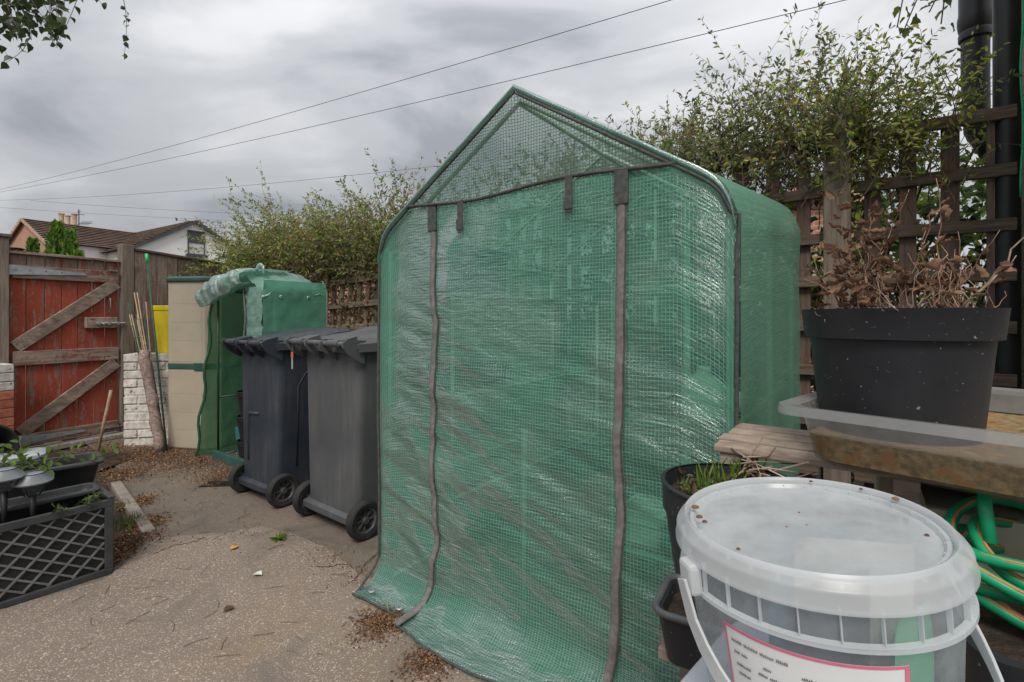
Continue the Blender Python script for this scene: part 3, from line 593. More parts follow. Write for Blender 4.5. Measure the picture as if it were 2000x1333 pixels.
mb = MB(); mb.tube([(.57, -.058, 1.095), (.80, -.058, 1.095)], .008, 8); mb.box(.58, .60, -.066, -.046, 1.08, 1.11); mb.box(.66, .68, -.066, -.046, 1.08, 1.11); mb.box(.73, .75, -.066, -.046, 1.08, 1.11); mb.tube([(.62, -.058, 1.095), (.62, -.085, 1.085)], .006, 6); mb.build('bolt', M['galv'], blk)
mb = MB(); mb.tube([(.69, -.0, 1.33), (.69, -.035, 1.325), (.693, -.037, 1.26), (.69, -.035, 1.20), (.69, -.0, 1.19)], .006, 7); mb.build('pull_handle', M['rust'], gate, smooth=True)
mb = MB(); mb.box(.60, .76, -.040, -.030, .10, .115); mb.tube([(.62, -.045, .108), (.80, -.045, .108)], .007, 6); mb.build('lower_bolt', M['rust'], gate)
mb = MB(); mb.box(.68, .745, -.05, -.030, 1.586, 1.60); mb.build('latch_plate', M['rust'], gate)
def gpost(x0, x1, ztop, label):
    o = thing('gate_post', label, 'post', gL, gang)
    mb = MB(); mb.box(x0, x1, -.045, .05, 0, ztop); mb.build('shaft', M['post'], o, bevel=.006); return o
o = gpost(-.115, -.012, 1.80, 'weathered gate post carrying the hinges'); mb = MB(); mb.box(-.13, .003, -.06, .065, 1.802, 1.83); mb.build('cap', M['post'], o, bevel=.006)
gpost(.782, .885, 1.855, 'weathered gate post on the latch side beside plank fence')
# threshold stone under the gate
mb = MB(); mb.box(-.05, .80, -.10, .09, 0, .045); o = mb.build('threshold', M['mortar'], None, bevel=.01); o.location = gL; o.rotation_euler.z = gang; tag(o, kind='structure')
# brick pier left of the gate
pier = thing('brick_pier', 'low brick pier with red and white painted courses beside hinge post', 'pier', gL + Vector((.03, -.20, 0)), gang)
for k in range(11):
    for j in range(2):
        mb = MB(); mb.box(-.10 + j * .118 + (.03 if k % 2 else 0) * 0, .008 + j * .118, -.10 + random.uniform(-.003, .003), .11, k * .071 + .004, k * .071 + .067); mb.build('brick', M['white_brick'] if k in (9, 8, 10) else M['red_brick'], pier, bevel=.004)
mb = MB(); mb.box(-.097, .123, -.094, .104, 0, .776); mb.build('mortar_core', M['mortar'], pier)
# plank fence from the latch post to the far corner
f0, f1 = Vector((-3.735, 4.87, 0)), Vector((-3.63, 6.28, 0)); fd = (f1 - f0).normalized(); fl = (f1 - f0).length; fang = math.atan2(fd.y, fd.x)
pf = thing('plank_fence', 'vertical plank fence with capping running back from the gate', 'fence', f0, fang)
nb = 10
for i in range(nb):
    mb = MB(); x0 = i * fl / nb; mb.box(x0 + .004, x0 + fl / nb - .004, -.01 - random.uniform(0, .004), .012, .04, 1.80 + random.uniform(-.004, .004)); mb.build('plank', M['fence_v'], pf, bevel=.003)
for z in (.4, 1.45): mb = MB(); mb.box(0, fl, .014, .05, z, z + .09); mb.build('rail', M['fence_h'], pf)
mb = MB(); mb.box(-.01, fl + .02, -.035, .05, 1.806, 1.832); mb.build('capping', M['fence_h'], pf, bevel=.004)
# low white brick wall
wl0 = Vector((-3.44, 4.37, 0)); wang = math.atan2(.18, .95)
wall = thing('white_brick_wall', 'low white painted brick wall by the gate holding the yellow tub', 'wall', wl0, wang)
for k in range(11):
    off = -.11 if k % 2 else 0
    for j in range(4):
        x0 = max(0, off + j * .225); x1 = min(.36, off + j * .225 + .215)
        if x1 - x0 < .04: continue
        mb = MB(); dy = random.uniform(-.006, .006); mb.box(x0, x1, dy, .20, k * .075 + .005, k * .075 + .070); mb.build('brick', M['white_brick'], wall, bevel=.006)
mb = MB(); mb.box(.006, .354, .008, .19, 0, .822); mb.build('mortar_core', M['white_brick'], wall)
# ---------------- trellis fence along the right-hand boundary
TA = Vector((-3.6, 6.32, 0)); TB = Vector((2.17, 2.17, 0)); Td = (TB - TA).normalized(); Tn = Vector((-Td.y, Td.x, 0)); TL = (TB - TA).length; Tang = math.atan2(Td.y, Td.x)
def tp(t, z=0, n=0): return TA + Td * t + Tn * n + Vector((0, 0, z))
def t_of_px(px):
    k = (px - 1000) / F; return (k * TA.y - TA.x) / (Td.x - k * Td.y)
# solid corner panel
cp = thing('corner_fence_panel', 'short solid plank panel at the far fence corner under the climber', 'fence', TA, Tang)
for i in range(9):
    mb = MB(); mb.box(.02 + i * .145, .02 + i * .145 + .139, -.01, .012, .03, 1.83 + i * .004); mb.build('plank', M['fence_v'], cp, bevel=.003)
mb = MB(); mb.beam((-.0, -.02, 1.86), (1.34, -.02, 1.90), .06, .03); mb.build('capping', M['fence_h'], cp)
mb = MB(); mb.box(0, 1.33, .014, .05, .5, .6); mb.build('rail', M['fence_h'], cp)
mb = MB(); mb.box(.14, .24, -.075, -.012, 0, 1.93); mb.build('post', M['post'], cp, bevel=.005)
def trellis(t0, t1, zoff, slope, lean, sp, lw, vm, hm, label, zr=(2.05, 1.80, 1.56, 1.34, 1.11, .88, .62, .36)):
    o = thing('trellis_panel', label, 'trellis', tp(t0), Tang, group=None); L = t1 - t0
    for z in zr:
        mb = MB(); mb.beam((0, -.016, z + zoff), (L, -.016, z + zoff + slope * L), .03, .055); mb.build('rail', hm, o, bevel=.004)
    k = sp * .5
    while k < L:
        mb = MB(); mb.beam((k - lean * (zr[0] + zoff - .1) * .5, .014, .10), (k + lean * .9, .014 + .0, zr[0] + zoff + slope * k - .004), .022, lw, up=(1, 0, 0)); mb.build('lath', vm, o, bevel=.003)
        k += sp * random.uniform(.93, 1.07)
    return o
trellis(1.36, 3.05, -.34, .045, .14, .135, .060, M['trellis_old_v'], M['trellis_old_h'], 'leaning mossy trellis panel tangled with dead leaves behind the bins')
trellis(3.12, 4.82, -.16, .03, .03, .14, .062, M['trellis_old_v'], M['trellis_old_h'], 'trellis panel hidden behind the tall green greenhouse')
trellis(4.9, 6.42, -.02, .01, .0, .15, .065, M['trellis_v'], M['trellis_h'], 'dark trellis panel between the greenhouse and the thick post')
trellis(6.56, 7.14, .0, -.01, .0, .148, .066, M['trellis_v'], M['trellis_h'], 'dark brown trellis panel between thick post and black drainpipe')
for t_, zt, lab, hw in ((1.33, 1.95, 'fence post where solid panel meets leaning trellis', .05), (3.085, 1.95, 'fence post behind the greenhouse edge nearest the bins', .035), (4.86, 2.1, 'fence post behind the greenhouse back corner', .035), (6.49, 2.19, 'thick weathered fence post rising above the trellis behind dead plant', .058)):
    mb = MB(); mb.box(-hw, hw, -.075, .03, 0, zt); o = mb.build('fence_post', M['post'], None, bevel=.006); o.location = tp(t_); o.rotation_euler.z = Tang; tag(o, lab, 'post')

# ---------------- climbing shrubs on the trellis
prof_px = [430, 470, 500, 520, 560, 600, 650, 700, 740, 770, 830, 870, 950, 1100, 1210, 1300, 1400, 1450, 1500, 1550, 1620, 1700, 1760, 1850, 1900, 1960]
prof_y = [500, 470, 395, 345, 345, 355, 385, 365, 345, 300, 300, 315, 300, 270, 255, 232, 180, 125, 85, 60, 30, 40, 85, 170, 160, 150]
def ztop(t):
    q = tp(t); px = 1000 + F * q.x / q.y; return CAMH + (HOR - np.interp(px, prof_px, prof_y)) / F * q.y
def climber(t0, t1, label, nst, cols, wts, zb, lsize=(.028, .05), wr=.33, spread=.22, hang=.26, low=-.35):
    o = thing('climbing_shrub', label, 'climber', tp((t0 + t1) / 2, 0, .05)); base = Vector(o.location)
    sm = MB(); pos = []; dr = []; sz = []
    main = MB()
    for k in range(5):
        tb = random.uniform(t0, t1); pts_ = [tp(tb, 0, .06) - base]
        for j in range(1, 7): pts_.append(tp(tb + random.gauss(0, .05) * j ** .5, zb * j / 6, random.uniform(.03, .09)) - base)
        main.tube(pts_, [.012 - .0012 * j for j in range(7)], 5)
    main.build('trunk', M['twig'], o, smooth=True)
    for k in range(nst):
        t = random.uniform(t0, t1); zt = ztop(t); z0 = zb + random.uniform(low, .1) + random.gauss(0, .12); top = z0 + (zt - z0) * (random.random() ** .95) * random.uniform(.78, 1.05) + (random.uniform(.1, .3) if random.random() < .06 else 0)
        if random.random() < hang: top = zb - random.uniform(.05, .4); z0 = zb + .1          # hanging ones
        L = abs(top - z0) + .15; n = max(6, int(L / .045)); p = tp(t, z0, random.gauss(.02, spread * .5)) - base
        d = Vector((random.gauss(0, .45), random.gauss(0, .45), 1 if top > z0 else .25)).normalized(); pl = [p.copy()]
        bend = Vector((random.gauss(0, .05), random.gauss(0, .05), -.035 if top > z0 else -.16))
        for j in range(n):
            d = (d + bend + Vector((random.gauss(0, .09), random.gauss(0, .09), random.gauss(0, .06)))).normalized()
            p = p + d * .045; pl.append(p.copy())
            if j < 1: continue
            for sgn in (-1, 1):
                if random.random() < .18: continue
                sd_ = d.cross(Vector((random.gauss(0, 1), random.gauss(0, 1), random.gauss(0, 1)))).normalized()
                for rep in range(2 if random.random() < .45 else 1):
                    pos.append(p + d * random.uniform(-.02, .02)); dr.append(sd_ * .8 * sgn + d * .55 + Vector((0, 0, random.uniform(-.35, .15)))); sz.append(random.uniform(*lsize) * (1 - .25 * j / n))
        sm.tube(pl, [max(.0008, .0026 * (1 - j / len(pl))) for j in range(len(pl))], 3, cap=False)
    sm.build('stems', M['twig'], o, kind='stuff')
    n = len(pos); c = palette(n, cols, wts)
    leaf_mesh('foliage', pos, dr, sz, wr, c, M['leaf'], o)
    return n
GRN = (.17, .255, .075); DGR = (.085, .135, .055); YEL = (.52, .50, .12); LIM = (.36, .45, .075); BRN = (.33, .21, .125); OLV = (.29, .295, .105); GRY = (.21, .245, .15)
tot = 0
tot += climber(.12, 1.15, 'bright yellow-green climber spilling over the far fence corner', 380, [LIM, GRN, YEL, OLV, DGR], [5, 3, 2, 2, 1], 1.78, (.03, .055))
tot += climber(1.0, 2.25, 'brownish climber thick above the leaning trellis', 560, [OLV, BRN, GRN, YEL, DGR], [3, 3, 3, 1.8, 1], 1.64, (.03, .054), hang=.06, low=-.1)
tot += climber(2.0, 3.35, 'olive climber with bare shoots beside the tall greenhouse', 640, [OLV, GRN, BRN, LIM, DGR], [3, 3, 2, 1.5, 1], 1.66, (.03, .054), hang=.08, low=-.12)
tot += climber(3.3, 4.9, 'dark climber behind the greenhouse roof', 130, [GRN, DGR, OLV], [3, 2, 2], 1.85)
tot += climber(4.8, 5.8, 'green climber rising behind the greenhouse shoulder', 380, [GRN, DGR, OLV, BRN, GRY, LIM], [4, 1, 2.5, 1.6, 2, 1.5], 1.92, (.022, .052), hang=.10, low=-.18)
tot += climber(5.65, 6.6, 'tall grey-green climber arching over the thick fence post', 470, [GRN, GRY, DGR, OLV, BRN, YEL], [3, 3, 1, 2.5, 1.2, 1], 1.97, (.022, .050), hang=.12, low=-.15)
tot += climber(6.45, 6.95, 'yellow-green climber beside the black drainpipe', 230, [LIM, YEL, GRN, OLV], [3, 3, 2, 1.5], 1.93, (.022, .048), hang=.16, low=-.15)
# shrubs in the neighbouring garden, seen through the trellis
def bush(label, t0, t1, n0, n1, z1, n, cols):
    o = thing('garden_shrub', label, 'shrub', tp((t0 + t1) / 2, 0, (n0 + n1) / 2)); base = Vector(o.location); tr = MB()
    for k in range(9): tr.tube([tp(random.uniform(t0, t1), 0, (n0 + n1) / 2) - base, tp(random.uniform(t0, t1), z1 * .8, random.uniform(n0, n1)) - base], [.012, .004], 5)
    tr.build('stems', M['twig'], o, kind='stuff')
    q = rng.random((n, 3)); pos = np.array([tp(t0 + (t1 - t0) * a, .1 + (z1 * (1 - .35 * abs(2 * a - 1) ** 2)) * b_, n0 + (n1 - n0) * c) - base for a, b_, c in q]); d = rng.normal(0, 1, (n, 3)); d[:, 2] -= .2
    leaf_mesh('foliage', pos, d, rng.uniform(.045, .09, n), .5, palette(n, cols, [1] * len(cols)), M['leaf'], o)
bush('leafy green shrub seen through the trellis beside the black drainpipe', 6.1, 8.0, .45, 1.3, 1.95, 6000, [GRN, LIM, DGR, (.08, .15, .05)])
bush('dull green shrub seen through the trellis behind the thick post', 4.6, 6.2, .5, 1.3, 1.9, 5200, [GRN, OLV, DGR, BRN])
bush('dark shrub filling the gaps behind the leaning trellis', .9, 3.6, .35, .95, 1.35, 3000, [OLV, BRN, DGR, (.10, .065, .045)])
# dead leaves and twigs woven into the leaning trellis, ivy behind the right panels
def tangle(name, label, t0, t1, z0, z1, n, cols, wts, ls, wr, ntw, noff=(-.06, .09)):
    o = thing(name, label, 'climber', tp((t0 + t1) / 2, 0, .08)); base = Vector(o.location); tw = MB()
    for k in range(ntw):
        p = tp(random.uniform(t0, t1), random.uniform(z0 - .1, z1), random.uniform(*noff)) - base; d = Vector((random.gauss(0, .6), random.gauss(0, .6) * .4, random.gauss(.3, .8))).normalized(); pl = [p.copy()]
        for j in range(9): d = (d + Vector((random.gauss(0, .22), random.gauss(0, .08), random.gauss(-.02, .22)))).normalized(); p = p + d * .05; pl.append(p.copy())
        tw.tube(pl, [.003 * (1 - j / 12) for j in range(10)], 4, cap=False)
    tw.build('stems', M['twig'], o, kind='stuff')
    tt = rng.uniform(t0, t1, n); zz = rng.uniform(z0, z1, n); k = rng.uniform(*noff, n)
    keep = vnoise(tt * 5, zz * 5, 9) + .5 > rng.random(n) * .75; tt, zz, k = tt[keep], zz[keep], k[keep]; n = len(tt)
    pos = np.array([tp(a, b_, c) - base for a, b_, c in zip(tt, zz, k)]); d = rng.normal(0, 1, (n, 3)); d[:, 2] -= .6
    leaf_mesh('foliage', pos, d, rng.uniform(*ls, n), wr, palette(n, cols, wts), M['leaf'], o, fold=.5)
tangle('dead_vine', 'brown dead vine leaves and twigs woven through the leaning trellis', 1.3, 3.3, .80, 1.65, 2000, [BRN, (.24, .14, .08), (.13, .08, .05), (.31, .20, .12), OLV], [4, 3, 3, 1.5, 1], (.03, .055), .6, 200)
tangle('garden_ivy', 'dark green ivy growing low behind the trellis and thick post', 4.9, 7.15, .5, 1.9, 2400, [(.075, .125, .035), (.045, .08, .03), (.14, .20, .045), BRN], [3, 3, 2, .8], (.03, .06), .7, 120, (.05, .4))

# ================================================================== DRAINPIPE, WALL
hw_n = Vector((-.813, .582, 0))
o = thing('black_drainpipe', 'thick black painted drainpipe with chipped paint beside the trellis', 'pipe', (2.19, 2.185, 0))
mb = MB(); mb.lathe([(.046, 0), (.046, 4.2)], 28); mb.build('pipe', M['pipe'], o, smooth=True)
for z in (.4, 2.95): mb = MB(); mb.lathe([(.047, z), (.058, z + .01), (.058, z + .09), (.047, z + .10)], 28); mb.build('collar', M['pipe'], o, smooth=True, angle=40)
o = thing('soil_vent_pipe', 'wide black vent pipe with ribbed collar rising behind the climber', 'pipe', (2.60, 2.77, 0))
mb = MB(); mb.tube([(.62, -.25, 1.95), (.30, -.12, 1.97), (.08, -.03, 2.03), (.01, 0, 2.2), (0, 0, 2.5), (0, 0, 2.74)], [.05, .05, .054, .058, .062, .062], 24); mb.build('pipe', M['pipe'], o, smooth=True, angle=50)
mb = MB(); mb.lathe([(.063, 2.70), (.073, 2.71), (.074, 2.74), (.069, 2.755), (.074, 2.77), (.078, 2.80), (.078, 2.83), (.072, 2.86), (.072, 3.4)], 28); mb.build('collar', M['pipe'], o, smooth=True, angle=35)
hs = thing('house_wall', 'pebble-dashed house wall behind the black drainpipe', 'wall', (2.31, 2.25, 0), math.atan2(.813, .582))
mb = MB(); mb.box(-1.2, .25, -.30, -.02, 0, 4.5); mb.build('rendered_face', M['wallstone'], hs)
mb = MB(); pts_ = [(1.0 * 2.12, 2.08, 3.2)] ; 
mb.tube([P(1996 + 3 * math.sin(k * .9), -30 + k * 32, 2.02) for k in range(14)], .0035, 6); tag(mb.build('green_twine', M['twine'], smooth=True), 'bright green garden twine hanging beside the black drainpipe', 'twine')

# ================================================================== BEIGE CABINET, TUB, CANES
cab = thing('storage_cabinet', 'tall beige plastic storage cabinet with dark green lid and belt', 'cabinet', (-2.80, 4.27, 0), R(-10))
W_, D_, H_ = .54, .40, 1.46
def cring(z, ins=0): 
    c = .09; return [Vector(q) for q in ((c, ins, z), (W_ - c, ins, z), (W_ - ins, c, z), (W_ - ins, D_ - ins, z), (ins, D_ - ins, z), (ins, c, z))]
mb = MB(); mb.loft([[Vector((q.x - .29 + 0, q.y, q.z)) for q in cring(z, i)] for z, i in ((0, .012), (.02, .0), (.70, .0))]); mb.build('lower_body', M['beige'], cab, bevel=.006)
mb = MB(); mb.loft([[Vector((q.x - .29, q.y, q.z)) for q in cring(z, i)] for z, i in ((.745, .0), (H_, .0))]); mb.build('upper_body', M['beige'], cab, bevel=.006)
mb = MB(); mb.loft([[Vector((q.x - .29, q.y, q.z)) for q in cring(z, i)] for z, i in ((.70, -.006), (.745, -.006))]); mb.build('belt', M['green_plastic'], cab, bevel=.004)
mb = MB(); mb.loft([[Vector((q.x - .29, q.y, q.z)) for q in cring(z, i)] for z, i in ((H_, -.02), (H_ + .03, -.022), (H_ + .045, .01))]); mb.build('lid', M['green_plastic'], cab, bevel=.006)
for z0, z1 in ((.03, .165), (.181, .315), (.331, .475), (.491, .68), (.77, .935), (.951, 1.095), (1.111, 1.255), (1.271, 1.43)):
    mb = MB(); mb.box(-.175, .135, -.0016, .004, z0 - .006, z1 + .006); mb.build('door_panel', M['beige'], cab, bevel=.0012)
mb = MB(); mb.box(.06, .16, -.012, .0, .69, .755); mb.build('latch', M['green_plastic'], cab, bevel=.004)
# yellow tub on the low wall
yt = thing('yellow_tub', 'yellow plastic tub with rolled rim on the white brick wall', 'tub', (-3.175, 4.54, .826), R(-10)); yt.scale = (.78, .78, 1)
rg = lambda s_, z, k=.05: [q for q in rrect(-.13 * s_, .13 * s_, -.09 * s_, .09 * s_, k * s_, z)]
mb = MB(); mb.loft([rg(.80, 0), rg(.86, .1), rg(1.0, .40), rg(1.02, .42), rg(.93, .42), rg(.8, .03)], True, True); mb.build('body', M['yellow'], yt, smooth=True, angle=35)
mb = MB(); mb.loft([rg(1.02, .385), rg(1.09, .39), rg(1.09, .425), rg(1.02, .43)], False, False); mb.build('rim', M['yellow'], yt, smooth=True, angle=35)
# bundle of canes wrapped in netting, tall stakes
cb = thing('cane_bundle', 'bundle of bamboo canes wrapped in faded netting leaning by the wall', 'canes', (-2.98, 4.18, 0))
b0 = G(314, 884) - Vector(cb.location)
for k in range(11):
    a = random.uniform(0, 6.28); r_ = random.uniform(.005, .035)
    bot = b0 + Vector((math.cos(a) * r_, math.sin(a) * r_, .01)); tpx = random.choice([250, 253, 257, 262, 268, 276, 285]); tpy = random.choice([572, 590, 615, 625, 630, 622])
    top = P(tpx, tpy, 4.30 + random.uniform(0, .06)) - Vector(cb.location)
    mb = MB(); pts_ = [bot.lerp(top, j / 6) for j in range(7)]; mb.tube(pts_, [.007 - .0005 * j for j in range(7)], 6)
    for j in (1, 2, 3, 4, 5): mb.tube([pts_[j] - (top - bot).normalized() * .004, pts_[j] + (top - bot).normalized() * .004], .0078, 6)
    mb.build('cane', M['cane'] if k % 4 else M['stake'], cb, smooth=True)
mb = MB(); pts_ = []; rr_ = []
topc = P(281, 688, 4.27) - Vector(cb.location)
for j in range(15): q = b0.lerp(topc, j / 14) + Vector((random.gauss(0, .004), random.gauss(0, .004), 0.012)); pts_.append(q); rr_.append(.041 + random.uniform(-.007, .007) - .0 * j)
mb.tube(pts_, rr_, 12); M['wrap'] = pm('faded patterned netting', (.17, .13, .11), (.36, .28, .25), 45, (1, 1, 1), rough=.9, bmp=.6, spots=(.25, .09, .08), spot_scale=50, spot_t=.58)
mb.build('wrapping', M['wrap'], cb, smooth=True)
def stake(p0, p1, r, label, cap=True, mat='stake'):
    p0 = Vector(p0); p1 = Vector(p1); o = thing('plant_stake', label, 'stake', p0, group='stakes by the cabinet'); d = p1 - p0
    mb = MB(); mb.tube([d * 0, d], r, 8); mb.build('rod', M[mat], o, smooth=True)
    if cap: mb = MB(); mb.tube([d * .955, d * 1.0], r * 1.5, 8); mb.build('cap', M['bright_green'], o, smooth=True)
def leanto(gx_, gy_, px, py, Y): return G(gx_, gy_), P(px, py, Y)
stake(*leanto(326, 884, 286, 496, 4.36), .0075, 'tall green stake with bright green cap leaning on the plank fence')
stake(*leanto(320, 884, 268, 612, 4.36), .008, 'shorter dark green stake leaning among the canes', False)
stake(*leanto(324, 882, 281, 622, 4.34), .008, 'dark green stake behind the bundle beside the cabinet', False)
gc = G(186, 905); stake(gc, gc + Vector((.10, .03, .57)), .011, 'single short bamboo cane standing in the planting bed', False, 'cane')

# ================================================================== SMALL GREENHOUSE
sg = thing('small_greenhouse', 'small open greenhouse with crumpled green cover rolled up over its doorway', 'greenhouse', (-2.415, 4.005, 0), R(-35.6))
SW, SD, SE, SR = .77, .49, 1.40, 1.49
for x in (.02, SW - .02):
    for y in (.02, SD - .02): mb = MB(); mb.tube([(x, y, 0), (x, y, SE)], .009, 8); mb.build('frame_post', M['frame_dark'], sg, smooth=True)
for z in (.03, .5, .95, SE - .04):
    mb = MB(); mb.tube([(.02, SD - .02, z), (SW - .02, SD - .02, z)], .008, 6)
    for x in (.02, SW - .02): mb.tube([(x, .02, z), (x, SD - .02, z)], .008, 6)
    if z > 1.2 or z < .1: mb.tube([(.02, .02, z), (SW - .02, .02, z)], .008, 6)
    mb.build('frame_rail', M['frame_dark'], sg, smooth=True)
mb = MB(); mb.tube([(.40, SD - .02, 0), (.45, SD - .02, SE)], .009, 8); mb.build('frame_post', M['frame_dark'], sg, smooth=True)
mb = MB(); mb.box(.0, SW, -.02, .015, .0, .075); mb.build('base_board', M['green_plastic'], sg, bevel=.004)
def panel(name, fn, nu, nv, ulen, vlen, mat, parent, smooth=True):
    U, V = np.meshgrid(np.linspace(0, 1, nu), np.linspace(0, 1, nv), indexing='ij'); X, Y, Z = fn(U, V)
    mb = MB(); mb.grid(X, Y, Z, U * ulen, V * vlen); return mb.build(name, mat, parent, smooth=smooth)
crk = lambda a, b_, s, amp: amp * (vnoise(a * 9, b_ * 7, s) + .5 * vnoise(a * 19, b_ * 17, s + 1) + .25 * vnoise(a * 41, b_ * 37, s + 2))
panel('side_cover', lambda U, V: (SW + .012 + crk(U, V * 2, 1, .012), -.01 + U * (SD + .02), .01 + V * (SE + .02 - .01)), 24, 60, SD, SE, M['film_small'], sg)
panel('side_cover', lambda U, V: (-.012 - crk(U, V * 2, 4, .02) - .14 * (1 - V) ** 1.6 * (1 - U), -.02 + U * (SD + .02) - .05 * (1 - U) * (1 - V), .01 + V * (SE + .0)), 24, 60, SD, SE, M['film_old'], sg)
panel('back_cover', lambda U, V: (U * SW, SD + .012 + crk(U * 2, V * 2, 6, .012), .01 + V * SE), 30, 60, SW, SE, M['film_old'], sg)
def sroof(U, V):
    x = -.015 + U * (SW + .03); s = np.clip(np.minimum(U, 1 - U) / .42, 0, 1); z = SE - .06 + .17 * np.sin(s * np.pi / 2) ** .8 + crk(U * 3, V * 2, 8, .03) - .05 * np.abs(2 * V - 1) ** 3; return x, -.02 + V * (SD + .04), z
panel('roof_cover', sroof, 40, 24, SW, SD, M['film_roll'], sg)
# rolled, crumpled door flap hanging over the front of the roof
def flap(U, V):
    # the door sheet thrown back over the roof: lies on the roof, folds over the front edge, tucks under
    x = -.05 + U * .68; zt_ = SE + .015 + .085 * np.sin(np.clip((x + .06) / .5, 0, 1) * np.pi / 2)
    lo = 1.215 + .17 * U ** 1.2
    yk = np.array([0, .35, .50, .62, .75, .90, 1.0]); 
    y = np.interp(V, yk, [.30, .02, -.075, -.105, -.10, -.085, -.03]); f = np.interp(V, yk, [0, .0, .10, .40, .75, 1.0, .92])
    fold = vnoise((U + V * .35) * 8, V * 2.2, 12) * .045 + vnoise((U - V * .3) * 17, V * 4, 13) * .020 + vnoise(U * 34, V * 11, 15) * .007
    am = np.clip(V * 4, 0, 1) * np.clip((1.05 - V) * 3, .25, 1)
    return x + vnoise(U * 4, V * 6, 14) * .03, y - fold * am, zt_ + .012 - f * (zt_ - lo) + fold * .5 * am
panel('rolled_flap', flap, 90, 60, .85, .75, M['film_roll'], sg)
def flap2(U, V): 
    return .55 + U * .22 + crk(U, V * 3, 22, .01), -.015 - .03 * np.sin(U * 3.1) * (1 - V * .3) + crk(U * 2, V * 4, 20, .02), .35 + V * 1.02
panel('front_cover', flap2, 16, 60, .22, 1.0, M['film_roll'], sg)
mb = MB(); mb.tube([(.555 + .012 * math.sin(k * .9), -.03, .35 + k * .051) for k in range(21)], .007, 6); mb.build('zip', M['zip'], sg, smooth=True)
mb = MB(); mb.tube([(-.015 - .14 * (1 - k / 20) ** 1.6, -.065 * (1 - k / 20) - .01 + .015 * math.sin(k), .02 + k * .065) for k in range(21)], .011, 6); mb.build('binding', M['film_old'], sg, smooth=True)
mb = MB(); mb.tube([(SW + .014, SD + .01, .02), (SW + .016, SD + .012, SE - .05), (SW - .05, SD + .015, SE + .04)], .006, 6); mb.build('binding', M['zip'], sg, smooth=True)
for yy in (.12, .34):
    mb = MB(); mb.lathe([(.008, 0), (.013, .002), (.013, .005), (.008, .006)], 14, M=Matrix.Translation((SW + .016, yy, SE - .10)) @ Matrix.Rotation(R(90), 4, 'Y')); mb.build('eyelet', M['galv'], sg, smooth=True)
mb = MB(); mb.tube([(.62 + .05 * math.cos(a), .05, SE + .09 + .05 * math.sin(a)) for a in np.linspace(-.5, 3.8, 14)], .006, 6, flat=3); mb.build('tie_loop', M['film_roll'], sg, smooth=True)
def sgw(x, y, z=0): return sg.matrix_basis @ Vector((x, y, z))
# stacked pots inside
def pot(name, label, cat, loc, r, h, mat, fill=True, group=None, parent=None, nrib=0, taper=.74, rimh=None):
    o = thing(name, label, cat, loc, group=group); rh = rimh or h * .16
    mb = MB(); mb.lathe([(r * taper, 0), (r * (taper + (1 - taper) * .86), h - rh), (r * (taper + (1 - taper) * .86) + .004, h - rh), (r, h), (r * .965, h), (r * .93, h - rh), (r * taper * .95, .012), (.001, .012)], 36, cap0=True); mb.build('body', mat, o, smooth=True, angle=35)
    mb = MB(); mb.lathe([(r * .965, h - .004), (r * 1.015, h - .003), (r * 1.02, h + .003), (r * .965, h + .004)], 36); mb.build('rim', mat, o, smooth=True)
    if fill: mb = MB(); mb.lathe([(.001, h * .82), (r * .5, h * .83), (r * .92, h * .80)], 24); mb.build('soil', M['soil'], o, smooth=True)
    return o
for k in range(3): pot('plant_pot', ['lowest black pot in the stack inside small greenhouse', 'middle black pot in the stack inside small greenhouse', 'top black pot in the stack inside small greenhouse'][k], 'pot', sgw(.40, .10, .004 + .19 * k), .105, .19, M['black'], False, 'stacked pots in the small greenhouse')
tq = thing('teal_planter', 'teal plastic planter with a tall back in the small greenhouse', 'planter', sgw(.24, .16, .003), R(-35.6))
mb = MB(); mb.loft([rrect(-.07, .07, -.06, .06, .02, 0), rrect(-.09, .09, -.08, .08, .025, .26), rrect(-.08, .08, -.07, .07, .02, .26), rrect(-.06, .06, -.05, .05, .02, .02)]); mb.build('body', M['teal'], tq, smooth=True, angle=35)
mb = MB(); mb.box(.0, .085, .055, .075, .2, .42); mb.build('back', M['teal'], tq, bevel=.008)

